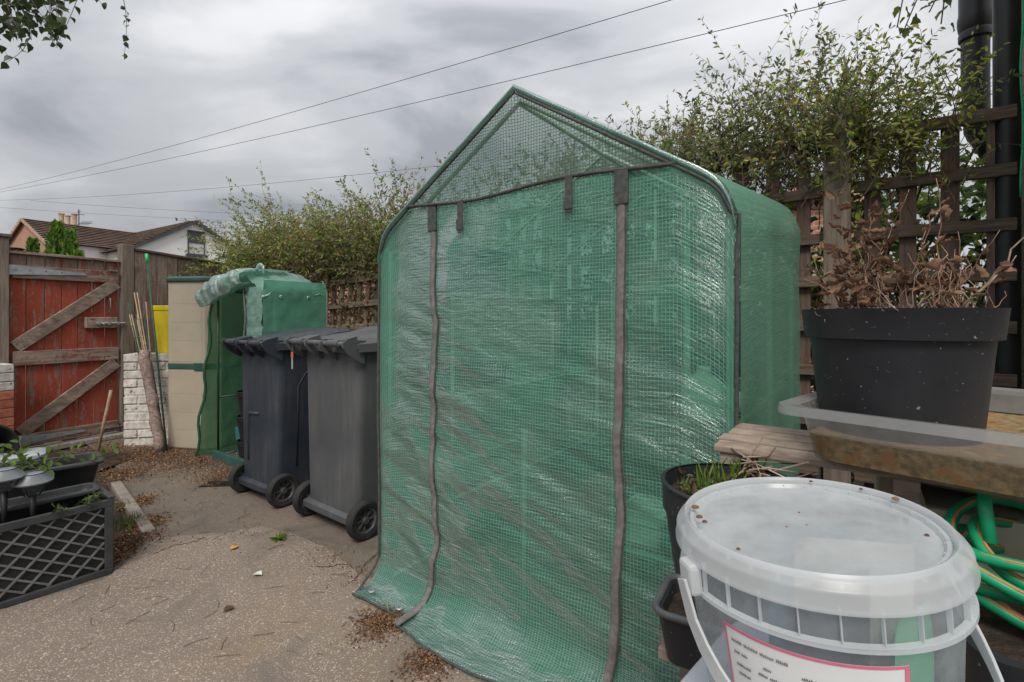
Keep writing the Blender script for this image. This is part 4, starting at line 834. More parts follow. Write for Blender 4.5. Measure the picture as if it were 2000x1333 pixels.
# ================================================================== WHEELIE BINS
def wheelie(label, loc, rz, Wt, Dp, Ht, mat, side_rec):
    b = thing('wheelie_bin', label, 'wheelie bin', loc, rz, group='wheelie bins beside the greenhouse')
    wb_, db_ = Wt * .80, Dp * .74; y0 = .02
    rings = []
    for z, k in ((.055, 0), (.08, .02), (.30, .28), (.60, .62), (Ht - .10, 1)):
        ww = wb_ + (Wt * .93 - wb_) * k; dd = db_ + (Dp * .93 - db_) * k; rings.append(rrect(-ww / 2, ww / 2, y0, y0 + dd, .05, z, 5))
    rings += [rrect(-Wt * .5, Wt * .5, y0 - .03, y0 + Dp * .97, .05, Ht - .095, 5), rrect(-Wt * .5, Wt * .5, y0 - .03, y0 + Dp * .97, .05, Ht - .055, 5)]
    mb = MB(); mb.loft(rings); body = mb.build('body', mat, b, smooth=True, angle=32)
    # base ledge and axle housing
    mb = MB(); mb.loft([rrect(-wb_ / 2 - .02, wb_ / 2 + .02, y0 - .022, y0 + .16, .02, .075), rrect(-wb_ / 2 - .022, wb_ / 2 + .022, y0 - .022, y0 + .16, .02, .105), rrect(-wb_ / 2 + .005, wb_ / 2 - .005, y0 - .004, y0 + .16, .02, .122)]); mb.build('axle_housing', mat, body, smooth=True, angle=30)
    # embossed panel lines on the back and sides
    def arch(pts_, nm): q = MB(); q.tube([Vector(p_) + Vector((-.008 if nm == 'side_rib' else 0, .005 if nm != 'side_rib' else 0, 0)) for p_ in pts_], .011, 8); q.build(nm, mat, body, smooth=True)
    s = wb_ / 2
    if side_rec:
        arch([(-s * .55, y0 - .002, .24), (-s * .55, y0 - .003, .50), (-s * .48, y0 - .003, .54), (s * .05, y0 - .003, .545)], 'embossed_rib')
        sx = lambda z: (wb_ + (Wt * .93 - wb_) * ((z - .055) / (Ht - .155))) / 2
        arch([(sx(.22), y0 + .14, .22), (sx(.72), y0 + .14, .72), (sx(.80), y0 + .19, .80), (sx(.81), y0 + .40, .81)], 'side_rib')
    # handle bar with brackets
    zh = Ht - .045; hb = MB(); hb.tube([(-Wt * .47, -.062, zh), (Wt * .47, -.062, zh)], .0135, 12); hd = hb.build('handle_bar', mat, b, smooth=True)
    for x in (-Wt * .485, -Wt * .13, Wt * .13, Wt * .485):
        q = MB(); prof = [(y0 + .03, zh + .015), (-.06, zh + .022), (-.083, zh + .008), (-.084, zh - .016), (-.055, zh - .052), (y0 - .012, zh - .092), (y0 + .02, zh - .105)]
        wd = .0055; q.loft([[Vector((x - wd, a, c)) for a, c in prof], [Vector((x + wd, a, c)) for a, c in prof]]); q.build('handle_bracket', mat, hd)
    for x in (-Wt * .30, Wt * .30):                # lid hinge sleeves
        q = MB(); q.tube([(x - .05, -.062, zh), (x + .05, -.062, zh)], .019, 12); q.build('hinge_sleeve', mat, hd, smooth=True, angle=40)
        q = MB(); q.add([(x - .05, -.066, zh + .012), (x + .05, -.066, zh + .012), (x + .05, .04, zh + .035), (x - .05, .04, zh + .035), (x - .05, -.06, zh - .005), (x + .05, -.06, zh - .005), (x + .05, .04, zh + .012), (x - .05, .04, zh + .012)], [(0, 1, 2, 3), (7, 6, 5, 4), (0, 4, 5, 1), (1, 5, 6, 2), (2, 6, 7, 3), (3, 7, 4, 0)]); q.build('hinge_arm', mat, hd)
    # lid: domed tray that rises towards the front edge
    nu, nv = 22, 34; U, V = np.meshgrid(np.linspace(-1, 1, nu), np.linspace(0, 1, nv), indexing='ij')
    X = U * (Wt * .515); Y = -.005 + V * (Dp * 1.0 + .02); edge = np.minimum(1, np.minimum((1 - np.abs(U)) * 7, np.minimum(V, 1 - V) * 11))
    rise = np.interp(V, [0, .25, .45, .68, .85, 1.0], [0, .006, .022, .058, .065, .035]); Z = Ht - .048 + rise + .022 * np.sin(edge * np.pi / 2)
    pan = np.clip((.62 - np.abs(U)) * 9, 0, 1) * np.clip((V - .12) * 10, 0, 1) * np.clip((.60 - V) * 10, 0, 1); Z = Z + .016 * pan
    mb = MB(); mb.grid(X, Y, Z, U, V)
    lid = mb.build('lid', mat, b, smooth=True)
    rim = [(-Wt * .515, -.005), (Wt * .515, -.005), (Wt * .515, Dp + .015), (-Wt * .515, Dp + .015)]
    sk = MB()
    for sgn in (-1, 1):
        ys = np.linspace(-.005, Dp + .015, 18); zs = np.interp((ys + .005) / (Dp + .02), [0, .25, .45, .68, .85, 1.0], [0, .006, .022, .058, .065, .035]) + Ht - .048
        ring0 = [Vector((sgn * Wt * .515, y, z)) for y, z in zip(ys, zs)]; ring1 = [Vector((sgn * Wt * .522, y, Ht - .088)) for y in ys]
        sk.add(ring0 + ring1, [(i, i + 1, 18 + i + 1, 18 + i) for i in range(17)])
    zf = Ht - .048 + .035; sk.add([(-Wt * .515, Dp + .015, zf), (Wt * .515, Dp + .015, zf), (Wt * .522, Dp + .018, Ht - .088), (-Wt * .522, Dp + .018, Ht - .088)], [(0, 1, 2, 3)])
    sk.add([(-Wt * .515, -.005, Ht - .048), (Wt * .515, -.005, Ht - .048), (Wt * .515, -.004, Ht - .07), (-Wt * .515, -.004, Ht - .07)], [(0, 1, 2, 3)])
    sk.build('lid_skirt', mat, lid, smooth=True, angle=40)
    # axle, wheels
    ax = MB(); ax.tube([(-Wt * .46, y0 + .035, .10), (Wt * .46, y0 + .035, .10)], .011, 10); ax.build('axle', M['galv'], b, smooth=True)
    for sgn in (-1, 1):
        xc = sgn * Wt * .455; Mx = Matrix.Translation((xc, y0 + .035, .10)) @ Matrix.Rotation(R(90), 4, 'Y')
        ty = MB(); ty.lathe([(.070, -.022), (.088, -.026), (.097, -.020), (.1, -.008), (.1, .008), (.097, .020), (.088, .026), (.070, .022), (.068, 0), (.070, -.022)], 36, M=Mx); wheel = ty.build('wheel', M['rubber'], b, smooth=True, angle=40)
        rm_ = MB(); rm_.lathe([(.070, -.016), (.062, -.018), (.057, -.012), (.057, .012), (.062, .018), (.070, .016)], 32, M=Mx); rm_.lathe([(.001, -.024), (.016, -.023), (.020, -.015), (.020, .015), (.016, .023), (.001, .024)], 16, M=Mx)
        for k in range(8):
            a = k * math.pi / 4; rm_.beam(Mx @ Vector((.016 * math.cos(a), .016 * math.sin(a), 0)), Mx @ Vector((.060 * math.cos(a), .060 * math.sin(a), 0)), .008, .016, up=(1, 0, 0))
        rm_.lathe([(.001, -.003), (.058, -.003)], 16, M=Mx)
        rm_.build('rim', M['rim'], wheel, smooth=True, angle=35)
    return b
wa, wb2 = G(600, 1003), G(718, 1057); mA = (wa + wb2) / 2; dA = (wb2 - wa).normalized()
dirA = math.atan2(dA.y, dA.x); nA = Vector((-dA.y, dA.x, 0))
binA = wheelie('grey wheelie bin right against the tall greenhouse', mA - nA * .055, dirA, .575, .66, 1.06, M['bin'], False)
wa, wb2 = G(478, 960), G(553, 990); mB_ = (wa + wb2) / 2 ; dB = (wb2 - wa).normalized(); nB = Vector((-dB.y, dB.x, 0))
binB = wheelie('darker blue-grey wheelie bin standing next to the small greenhouse', mB_ - nB * .055, math.atan2(dB.y, dB.x), .50, .60, 1.04, M['bin_dark'], True)
# key fob hanging from the handle bracket of the grey bin
kf = thing('hanging_key', 'small red tagged key strap hanging from the grey bin handle', 'key', binA.matrix_basis @ Vector((-.575 * .42, -.062, .90)))
mb = MB(); mb.tube([(0, 0, .11), (.002, 0, .06), (0, 0, .03)], .003, 6); mb.build('strap', M['trim'], kf)
mb = MB(); mb.box(-.007, .007, -.004, .004, .02, .055); mb.build('tag', M['red_brick'], kf, bevel=.002)
mb = MB(); mb.box(-.004, .004, -.002, .002, -.04, .02); mb.build('key', M['galv'], kf)
# flat black plastic strips on the ground
bs = thing('black_plastic_strips', 'broken black plastic strips lying flat by the bin wheel', 'plastic', G(432, 950))
for a, yy in ((.1, 0), (-.08, .035), (.02, .07)):
    mb = MB(); mb.box(-.14, .14, -.012, .012, .002, .008, Matrix.Translation((0, yy, .0)) @ Matrix.Rotation(a, 4, 'Z')); mb.build('strip', M['black'], bs)

# ================================================================== TALL GREENHOUSE
GO = Vector((-.566, 2.139, 0)); GA = R(-35.6); GWd, GDp, GE, GRd = 1.43, 1.43, 1.49, 1.945
gh = thing('tall_greenhouse', 'tall walk-in greenhouse with green reinforced cover and zipped door', 'greenhouse', GO, GA)
def roofz(u): 
    a = np.minimum(u, GWd - u); z = GE + a / (GWd / 2) * (GRd - GE); return z - .10 * np.exp(-(a / .020)) 
SEAM = 1.588
zl_z = [0, .1, .25, .40, .62, .80, 1.0, 1.12, 1.25, 1.4, 1.6]; zl_u = [.30, .31, .335, .325, .315, .325, .327, .345, .330, .325, .318]
zr_z = [0, .15, .35, .55, .75, .95, 1.2, 1.6]; zr_u = [1.06, 1.085, 1.09, 1.105, 1.095, 1.105, 1.108, 1.111]
zipL = lambda z: np.interp(z, zl_z, zl_u); zipR = lambda z: np.interp(z, zr_z, zr_u)
def disp(u, z):
    """outward swell and creases of the front cover"""
    s1 = vnoise(u * 2.2, z * 1.7, 31) * .045
    q = z * 1.0 + u * .35
    s2 = (vnoise(u * 3.0 + 2, q * 13, 33) * .014 + vnoise(u * 6, q * 27, 34) * .009) * np.clip(1.65 - z, .25, 1.2)
    s3 = vnoise((u - z) * 7, (u + z) * 2.2, 36) * .010 + vnoise((u + z * .9) * 9, (u - z) * 2.5, 38) * .008
    ed = np.clip(np.minimum(u, GWd - u) / .10, 0, 1)
    return (s1 + s2 + s3) * (.15 + .85 * ed)
rows_z = np.concatenate([np.linspace(1, .10, 150), [.065, .035, .02, .013, .010, .009]]); rows_y = np.concatenate([np.zeros(150), [-.012, -.035, -.07, -.11, -.15, -.185]])
def front(name, uL, uR, nu, mat, lift=0.0, flare=1.0):
    nz = len(rows_z); U = np.linspace(0, 1, nu)[:, None]; Zt = np.where(rows_z > .0999, .10 + (SEAM - .10) * (rows_z - .10) / .90, rows_z)[None, :]
    uu = uL(Zt) + (uR(Zt) - uL(Zt)) * U; Zt = np.broadcast_to(Zt, uu.shape).copy()
    top = np.minimum(SEAM + .012 * np.sin(uu * 9) * 0, roofz(uu) - .004); sc = (Zt - .10) / (SEAM - .10); Zt = np.where(Zt > .10, .10 + sc * (top - .10), Zt)
    Y = -(disp(uu, Zt) * np.clip(Zt / .25, 0, 1) * np.clip((SEAM + .05 - Zt) / .15, .2, 1)) - lift + rows_y[None, :] * (flare + .25 * vnoise(uu * 6, uu * 0, 44)) - .006
    Zt = Zt + (rows_y[None, :] < -.03) * .016 * (vnoise(uu * 14, Zt * 0 + rows_y[None, :] * 30, 46) + .35)
    Vl = np.concatenate([[0], np.cumsum(np.hypot(np.diff(rows_z * 1.65), np.diff(rows_y)))])
    mb = MB(); mb.grid(uu, Y, Zt, uu, np.broadcast_to(SEAM - Vl * 1.0, uu.shape)); return mb.build(name, mat, gh, smooth=True)
front('front_panel', lambda z: 0 * z - .004 + .010 * vnoise(z * 7, z * 0, 50), zipL, 36, M['film'], 0, .75)
front('door_panel', zipL, zipR, 90, M['film'], .006, 1.0)
front('front_panel', zipR, lambda z: 0 * z + GWd + .004 + .008 * vnoise(z * 7, z * 0, 52), 36, M['film'], 0, .5)
# gable triangle above the seam
nu = 80; nv = 40; uu = np.linspace(.16, GWd - .16, nu)[:, None]; t_ = np.linspace(0, 1, nv)[None, :]
zt = np.maximum(roofz(uu) - .004, SEAM + .002); Zg = SEAM + (zt - SEAM) * t_; Yg_ = -(.012 * vnoise(uu * 5, Zg * 5, 60) + .006 * vnoise((uu + Zg * .7) * 14, Zg * 3, 61)) - .006 + 0 * Zg - .02 * np.exp(-((uu - .62 - (Zg - 1.6) * .25) / .03) ** 2) * .6
mb = MB(); mb.grid(uu + 0 * Zg, Yg_, Zg, uu + 0 * Zg, Zg); mb.build('gable_panel', M['film_gable'], gh, smooth=True)
# sides, back, roof
def gside(U, V):
    # the side sheet runs up the wall and over the shoulder on to the roof; it is hitched up towards the back
    k = np.clip((V - .78) / .22, 0, 1); u = GWd - k * .30; zr = roofz(u) + .010 + .18 * U * np.clip((u / GWd - .5) * 2.5, 0, 1); zw = np.clip(V / .78, 0, 1) * (GE - .09 + .18 * U)
    sag = .018 * vnoise(U * 4, V * 3, 70) - .02 * np.sin(np.clip(V / .78, 0, 1) * 3.1) * np.sin(U * 3.1) + .010 * vnoise((U + V) * 9, (U - V) * 3, 71)
    return u + .006 + np.where(k > 0, 0, sag), U * (GDp + .01) - .004, np.where(k > 0, zr, .01 + zw)
panel('side_panel', gside, 46, 90, GDp, GE + .4, M['film_side'], gh)
panel('side_panel', lambda U, V: (-.006 - .018 * vnoise(U * 4, V * 3, 72), U * GDp, .01 + V * (GE - .05)), 40, 60, GDp, GE, M['film_side'], gh)
def gback(U, V):
    u = U * GWd; return u, GDp + .006 + .015 * vnoise(U * 4, V * 4, 74), .01 + V * (roofz(u) - .02 + .18 * np.clip((U - .5) * 2.5, 0, 1))
panel('back_panel', gback, 50, 40, GWd, GRd, M['film_roof'], gh)
def groof(U, V):
    u = -.006 + U * (GWd + .012); y = -.02 + V * (GDp + .04); z = roofz(np.clip(u, 0, GWd)) + .006 + .008 * vnoise(U * 6, V * 5, 76) - .02 * np.sin(V * np.pi) + .18 * V * np.clip((U - .5) * 2.5, 0, 1)
    return u, y, z
panel('roof_panel', groof, 81, 30, GWd * 1.2, GDp, M['film_roof'], gh)
# hem folded over the front arch
prof_u = np.concatenate([np.linspace(.0, .12, 10), np.linspace(.14, GWd - .14, 31), np.linspace(GWd - .12, GWd, 10)])
hm = MB(); U2 = np.linspace(0, 1, 9)[None, :]; uu = prof_u[:, None] + 0 * U2; rr_ = .011
ang_ = U2 * np.pi * 1.15 - .3
mb = MB(); mb.grid(uu, -.012 - rr_ * np.sin(ang_), roofz(uu) + .002 + rr_ * np.cos(ang_) + .004 * vnoise(uu * 25, U2 * 3, 80), uu, U2 * .07 + 0 * uu); mb.build('roof_hem', M['film_hem'], gh, smooth=True)
# bindings
def binding(name, pts_, r=.006, mat=M['trim'], flat=None): mb = MB(); mb.tube(pts_, r, 6, flat=flat); return mb.build(name, mat, gh, smooth=True)
binding('seam_binding', [(u, -.016, SEAM + .010 * math.sin(u * 8 + .5) + .004) for u in np.linspace(.155, GWd - .155, 40)], .0065)
binding('edge_binding', [(-.006 + .010 * float(vnoise(z * 7, 0, 50)), -.010 - (.0 if z > .1 else (.1 - z) * 1.2), z) for z in np.linspace(.01, GE - .07, 40)] + [(float(u), -.012, float(roofz(u)) - .012) for u in np.linspace(.012, GWd / 2, 30)], .0055)
binding('edge_binding', [(GWd + .004 + .008 * float(vnoise(z * 7, 0, 52)), -.010, z) for z in np.linspace(.01, GE - .07, 40)] + [(float(GWd - u), -.016, float(roofz(u)) - .016) for u in np.linspace(.012, GWd / 2 - .01, 30)], .0055)
def zipper(name, fu, flare):
    zz = np.concatenate([np.linspace(SEAM - .0, .10, 70), [.065, .035, .024, .022, .022, .022]]); yy = np.concatenate([np.zeros(70), np.array([-.012, -.035, -.07, -.11, -.15, -.185]) * flare])
    P_ = [Vector((float(fu(z)), float(-disp(np.array(fu(z)), np.array(z)) * min(1, z / .25) * np.clip((SEAM + .05 - z) / .15, .2, 1)) - .012 + y, float(z))) for z, y in zip(zz, yy)]
    mb = MB()
    for wd, dp, ofs in ((.0165, .004, 0),):
        rings = []
        for i, p in enumerate(P_):
            a = P_[max(0, i - 1)]; b_ = P_[min(len(P_) - 1, i + 1)]; d = (b_ - a).normalized(); s = Vector((1, 0, 0)); n = s.cross(d).normalized()
            s = d.cross(n).normalized() if d.cross(n).length > .1 else s
            rings.append([p + s * wd * .9 + n * -dp, p + s * .006 + n * -(dp + .005), p - s * .006 + n * -(dp + .005), p - s * wd * .9 + n * -dp, p - s * wd + n * dp * .3, p + s * wd + n * dp * .3])
        mb.loft(rings)
    z = mb.build(name, M['zip'], gh, smooth=True, angle=50)
    tm = MB(); tm.tube([p + Vector((.0145, -.005, 0)) for p in P_], .003, 5); tm.build('zip_edge', M['trim'], z, smooth=True)
    tm = MB(); tm.box(P_[0].x - .022, P_[0].x + .022, P_[0].y - .009, P_[0].y + .002, SEAM - .10, SEAM + .004); tm.build('zip_flap', M['trim'], z, bevel=.002)
    return P_
zipper('zip', zipL, .95); ZR = zipper('zip', zipR, .6)
for u_ in (.475, .935):                                # hanging strap with buckle
    zt_ = SEAM + .010 * math.sin(u_ * 8 + .5); yb = -.022
    mb = MB(); mb.box(u_ - .013, u_ + .013, yb - .003, yb, zt_ - .075, zt_ + .006); s = mb.build('buckle_strap', M['trim'], gh)
    mb = MB(); mb.box(u_ - .015, u_ + .015, yb - .010, yb - .001, zt_ - .105, zt_ - .062); mb.box(u_ - .010, u_ + .010, yb - .008, yb - .002, zt_ - .115, zt_ - .105); mb.build('buckle', M['trim'], s, bevel=.003)
for u_, yy in ((.06, -.10), (.245, -.115)):
    mb = MB(); mb.lathe([(.007, 0), (.013, .001), (.013, .004), (.007, .005)], 16, (u_, yy, .026)); mb.build('eyelet', M['galv'], gh, smooth=True)
binding('bottom_binding', [(float(u), -.006 - .185 * (.75 if u < .3 else 1.0 if u < 1.07 else .5) * (1 + .25 * float(vnoise(u * 6, 0, 44))) - .002, .012 + .016 * float(vnoise(u * 14, -.185 * 30, 46) + .35)) for u in np.linspace(0, GWd, 60)], .004)
# tube frame
def gtube(pts_, nm='frame_tube', r=.0095): mb = MB(); mb.tube(pts_, r, 8); return mb.build(nm, M['frame'], gh, smooth=True)
for v in (.03, GDp / 2, GDp - .03):
    for u in (.025, GWd - .025): gtube([(u, v, 0), (u, v, GE - .05)])
    gtube([(.025, v, GE - .05), (.05, v, GE - .0), (GWd / 2, v, GRd - .03), (GWd - .05, v, GE - .0), (GWd - .025, v, GE - .05)])
for u, z in ((.025, GE - .06), (GWd - .025, GE - .06), (GWd / 2, GRd - .04), (.025, .02), (GWd - .025, .02)): gtube([(u, .03, z), (u, GDp - .03, z)])
gtube([(GWd / 2, GDp - .03, 0), (GWd / 2, GDp - .03, GRd - .04)]); gtube([(.025, GDp - .03, .02), (GWd - .025, GDp - .03, .02)])
gtube([(.72, .04, 0.0), (.715, .05, .75)], 'door_pole', .009)
gtube([(1.27, .10, 0), (1.27, .10, 1.5)], 'shelf_pole', .011)
def ghw(u, v, z): return gh.matrix_basis @ Vector((u, v, z))
# wire shelves on both sides (parts of the greenhouse)
for (ua, ub) in ((.035, .36), (1.05, 1.395)):
    for z in (.42, .83, 1.24):
        mb = MB()
        for u in (ua, ub): mb.tube([(u, .06, z), (u, GDp - .06, z)], .008, 6)
        for v in (.06, GDp / 2, GDp - .06): mb.tube([(ua, v, z), (ub, v, z)], .008, 6)
        sh = mb.build('shelf', M['frame'], gh, smooth=True)
        mb = MB()
        for k in range(1, 22): mb.tube([(ua, .06 + k * .06, z + .006), (ub, .06 + k * .06, z + .006)], .0016, 4)
        for k in range(1, 7): mb.tube([(ua + k * (ub - ua) / 7, .06, z + .009), (ua + k * (ub - ua) / 7, GDp - .06, z + .009)], .0016, 4)
        mb.build('shelf_mesh', M['frame'], sh, smooth=True)
        if ua < .1:
            pass
for u in (.36, 1.05):
    for v in (.06, GDp - .06): gtube([(u, v, 0), (u, v, 1.24)], 'shelf_pole', .008)
# contents, seen through the film
def crate(name, label, loc, w_, d_, h_, mat, rz=GA, cat='crate'):
    o = thing(name, label, cat, loc, rz); mb = MB()
    mb.loft([rrect(-w_ * .46, w_ * .46, -d_ * .46, d_ * .46, .02, 0), rrect(-w_ / 2, w_ / 2, -d_ / 2, d_ / 2, .025, h_), rrect(-w_ * .46, w_ * .46, -d_ * .46, d_ * .46, .02, h_), rrect(-w_ * .43, w_ * .43, -d_ * .43, d_ * .43, .02, .015)]); mb.build('body', mat, o, smooth=True, angle=35)
    mb = MB(); mb.loft([rrect(-w_ / 2 - .008, w_ / 2 + .008, -d_ / 2 - .008, d_ / 2 + .008, .03, h_ - .03), rrect(-w_ / 2 - .010, w_ / 2 + .010, -d_ / 2 - .010, d_ / 2 + .010, .03, h_ + .003), rrect(-w_ / 2 + .004, w_ / 2 - .004, -d_ / 2 + .004, d_ / 2 - .004, .03, h_ + .004)], False, False); mb.build('rim', mat, o, smooth=True, angle=35); return o
crate('seed_crate', 'dark green crate on the middle shelf beside the pale jug', ghw(1.21, .30, .841), .26, .34, .19, M['crate_green'])
j = thing('watering_jug', 'pale plastic jug lying on the greenhouse shelf behind the mesh', 'jug', ghw(1.32, .09, .842), GA)
mb = MB(); mb.lathe([(.05, 0), (.062, .02), (.062, .10), (.045, .13), (.02, .145), (.02, .165)], 24, cap0=True, cap1=True); mb.build('body', M['cream'], j, smooth=True)
mb = MB(); mb.tube([(.055, 0, .03), (.095, 0, .05), (.10, 0, .09), (.055, 0, .11)], .009, 8); mb.build('handle', M['cream'], j, smooth=True)
crate('cream_box', 'cream plastic box on the lowest greenhouse shelf', ghw(1.13, .16, .434), .13, .15, .10, M['cream'], cat='box')
crate('teal_tray', 'teal plastic tray on the lowest shelf next to the cream box', ghw(1.29, .15, .434), .15, .2, .06, M['teal'], cat='tray')
crate('teal_crate', 'teal crate on the top shelf inside the greenhouse near the bins', ghw(.19, .30, 1.251), .28, .40, .20, M['teal'])
crate('dark_tray', 'dark tray on the middle shelf inside the greenhouse near the bins', ghw(.19, .30, .841), .28, .4, .09, M['crate_green'], cat='tray')
crate('pale_tray', 'pale tray on the lowest shelf inside the greenhouse near the bins', ghw(.19, .35, .434), .28, .4, .12, M['cream'], cat='tray')
pot('terracotta_pot', 'large terracotta pot on the ground in the greenhouse middle', 'pot', ghw(.84, .24, .004), .115, .25, M['terracotta'], True)
pot('terracotta_pot', 'terracotta pot on the ground beside the right-hand zip', 'pot', ghw(.99, .20, .004), .11, .36, M['terracotta'], True)
pot('terracotta_pot', 'terracotta pot on the ground deepest in the greenhouse', 'pot', ghw(.60, 1.05, .004), .15, .27, M['terracotta'], True)
for k, (u_, v_, z_) in enumerate(((1.14, .12, 1.251), (1.14, .105, 1.0))):
    if k == 0: pot('small_terracotta_pot', 'small terracotta pot on the top greenhouse shelf', 'pot', ghw(u_, v_, z_), .035, .07, M['terracotta'], False)
pot('small_terracotta_pot', 'small terracotta pot standing tall on the dark green crate rim', 'pot', ghw(1.12, .24, 1.036), .035, .08, M['terracotta'], False)
pot('black_pot', 'black pot on the ground at the back of the greenhouse', 'pot', ghw(1.2, .9, .004), .15, .26, M['black'], True)

# ================================================================== RIGHT FOREGROUND
uB, vB = Vector((.813, -.582, 0)), Vector((.582, .813, 0)); bO = Vector((.442, 1.095, 0)); ZB = .868
bench = thing('slatted_bench', 'weathered slatted wooden bench beside the greenhouse holding the clear tray', 'bench', bO, GA)
for k in range(4): mb = MB(); mb.box(.0 + random.uniform(-.004, .004), .66, .004 + k * .072, .062 + k * .072, ZB - .016, ZB + random.uniform(-.001, .001)); mb.build('slat', M['bench'], bench, bevel=.003)
for x in (.035, .34, .60): mb = MB(); mb.box(x - .02, x + .02, .012, .275, ZB - .066, ZB - .017); mb.build('bearer', M['bench'], bench, bevel=.003)
for x in (.035,):
    for y in (.03, .255): mb = MB(); mb.box(x - .018, x + .018, y - .018, y + .018, 0, ZB - .067); mb.build('leg', M['bench'], bench, bevel=.003)
mb = MB(); mb.box(.06, .35, .02, .04, .62, .68); mb.build('stretcher', M['bench'], bench)
o = thing('cream_cupboard', 'low cream panelled cupboard carrying the end of the bench', 'cupboard', bO + uB * .37 + vB * .035, GA)
for k in range(2): mb = MB(); mb.box(k * .27 + .002, k * .27 + .268, 0, .012, .0, ZB - .068); mb.build('panel', M['beige_box'], o, bevel=.003)
mb = MB(); mb.box(.0, .54, .0125, .24, 0.0, ZB - .068); mb.build('carcass', M['beige_box'], o)
o = thing('cream_storage_box', 'cream panelled storage box under the clear tray beside the bench', 'box', bO + uB * .30 + vB * .31, GA)
for k in range(3): mb = MB(); mb.box(k * .2 + .002, k * .2 + .198, 0, .012, 0.0, .862); mb.build('panel', M['beige_box'], o, bevel=.003)
mb = MB(); mb.box(.0, .6, .0125, .42, 0.0, .862); mb.build('carcass', M['beige_box'], o)
# clear tray with muddy water
trc = Vector((.906, .978, ZB + .002)); TRA = math.atan2(-.75, .66)
tl_, tw_ = .235, .31                                    # half short side (x), half long side (y)
tray = thing('clear_plastic_tray', 'clear plastic tray of muddy water under the big black pot', 'tray', trc, TRA)
def tring(s, z, r=.03): return rrect(-tl_ + s, tl_ - s, -tw_ + s, tw_ - s, r, z, 5)
mb = MB(); mb.loft([tring(.050, 0, .05), tring(.034, .010, .05), tring(.0255, .060, .045)], True, False); mb.build('tub', M['tray'], tray, smooth=True, angle=60)
mb = MB(); mb.loft([tring(.0255, .060, .045), tring(.018, .110, .035)], False, False); mb.build('upper_wall', M['tray_wall'], tray, smooth=True, angle=40)
mb = MB(); mb.loft([tring(.018, .110, .035), tring(.0, .112, .04), tring(-.012, .113, .04), tring(-.014, .096, .04)], False, False); mb.build('flange', M['tray_rim'], tray, smooth=True, angle=40)
M['mud'] = pm('muddy water', (.15, .10, .045), (.36, .245, .115), 75, (1, 1, 1), rough=.4, lo=.36, hi=.62, bmp=.4, bd=.003, spots=(.30, .15, .05), spot_scale=38, spot_t=.56)
mb = MB(); mb.loft([tring(.053, .003, .05), tring(.037, .012, .05), tring(.029, .057, .043)]); mb.build('muddy_water', M['mud'], tray, smooth=True, angle=40)
# big black pot with dead plant
PC = Vector((.760, .978, ZB + .058)); PR, PH = .161, 1.166 - (ZB + .058)
bp = thing('large_black_pot', 'large black plastic pot with splashed dirt standing in the clear tray', 'pot', PC)
prof = [(PR * .76, -.050), (PR * .765, -.046), (PR * .90, PH - .058), (PR * .965, PH - .056), (PR * 1.0, PH - .002), (PR * 1.005, PH), (PR * .975, PH), (PR * .88, PH - .06), (PR * .74, -.03), (.001, -.03)]
mb = MB(); mb.lathe(prof, 64, cap0=True); mb.build('body', M['pot_black'], bp, smooth=True, angle=30)
mb = MB(); mb.lathe([(.001, PH - .035), (PR * .5, PH - .03), (PR * .9, PH - .045)], 32); mb.build('soil', M['soil'], bp, smooth=True)
dp = thing('dead_potted_plant', 'dead shrub of dry stems and curled brown leaves in the large pot', 'plant', PC + Vector((0, 0, PH - .04)))
def curled_leaf(curl, roll, seed):
    r_ = random.Random(seed); nu_, nv_ = 6, 5; vs = []; fs = []
    for i_ in range(nu_):
        u_ = i_ / (nu_ - 1); wd = .30 * math.sin(math.pi * (u_ * .92 + .06)) ** .8
        ca = curl * u_; cx0 = math.sin(ca) / max(curl, .01); cz0 = (1 - math.cos(ca)) / max(curl, .01)
        for j_ in range(nv_):
            v_ = (j_ / (nv_ - 1) - .5) * 2; an = v_ * roll * (.7 + .6 * u_); y_ = wd * math.sin(an) / roll * 1.0; zz_ = wd * (1 - math.cos(an)) / roll
            vs.append((cx0 - math.sin(ca) * zz_ + r_.gauss(0, .045), y_ * (1 + .35 * math.sin(i_ * 2.3 + seed)) + r_.gauss(0, .04), cz0 + math.cos(ca) * zz_ + r_.gauss(0, .06)))
    fs = [(i_ * nv_ + j_, (i_ + 1) * nv_ + j_, (i_ + 1) * nv_ + j_ + 1, i_ * nv_ + j_ + 1) for i_ in range(nu_ - 1) for j_ in range(nv_ - 1)]
    me = bpy.data.meshes.new('dead_leaf'); me.from_pydata(vs, [], fs); me.materials.append(M['dead']); me.polygons.foreach_set('use_smooth', [True] * len(fs)); me.update(); return me
dleaf = [curled_leaf(1.6, 1.1, 1), curled_leaf(.7, 1.5, 2), curled_leaf(2.4, .8, 3), curled_leaf(1.2, 1.9, 4), curled_leaf(.4, .9, 5), curled_leaf(2.0, 1.4, 6)]
dbase = Vector(dp.location)
M['brown_twig'] = pm('reddish dry stem', (.16, .085, .058), (.33, .21, .15), 30, rough=.9, bmp=.3, rand=.3)
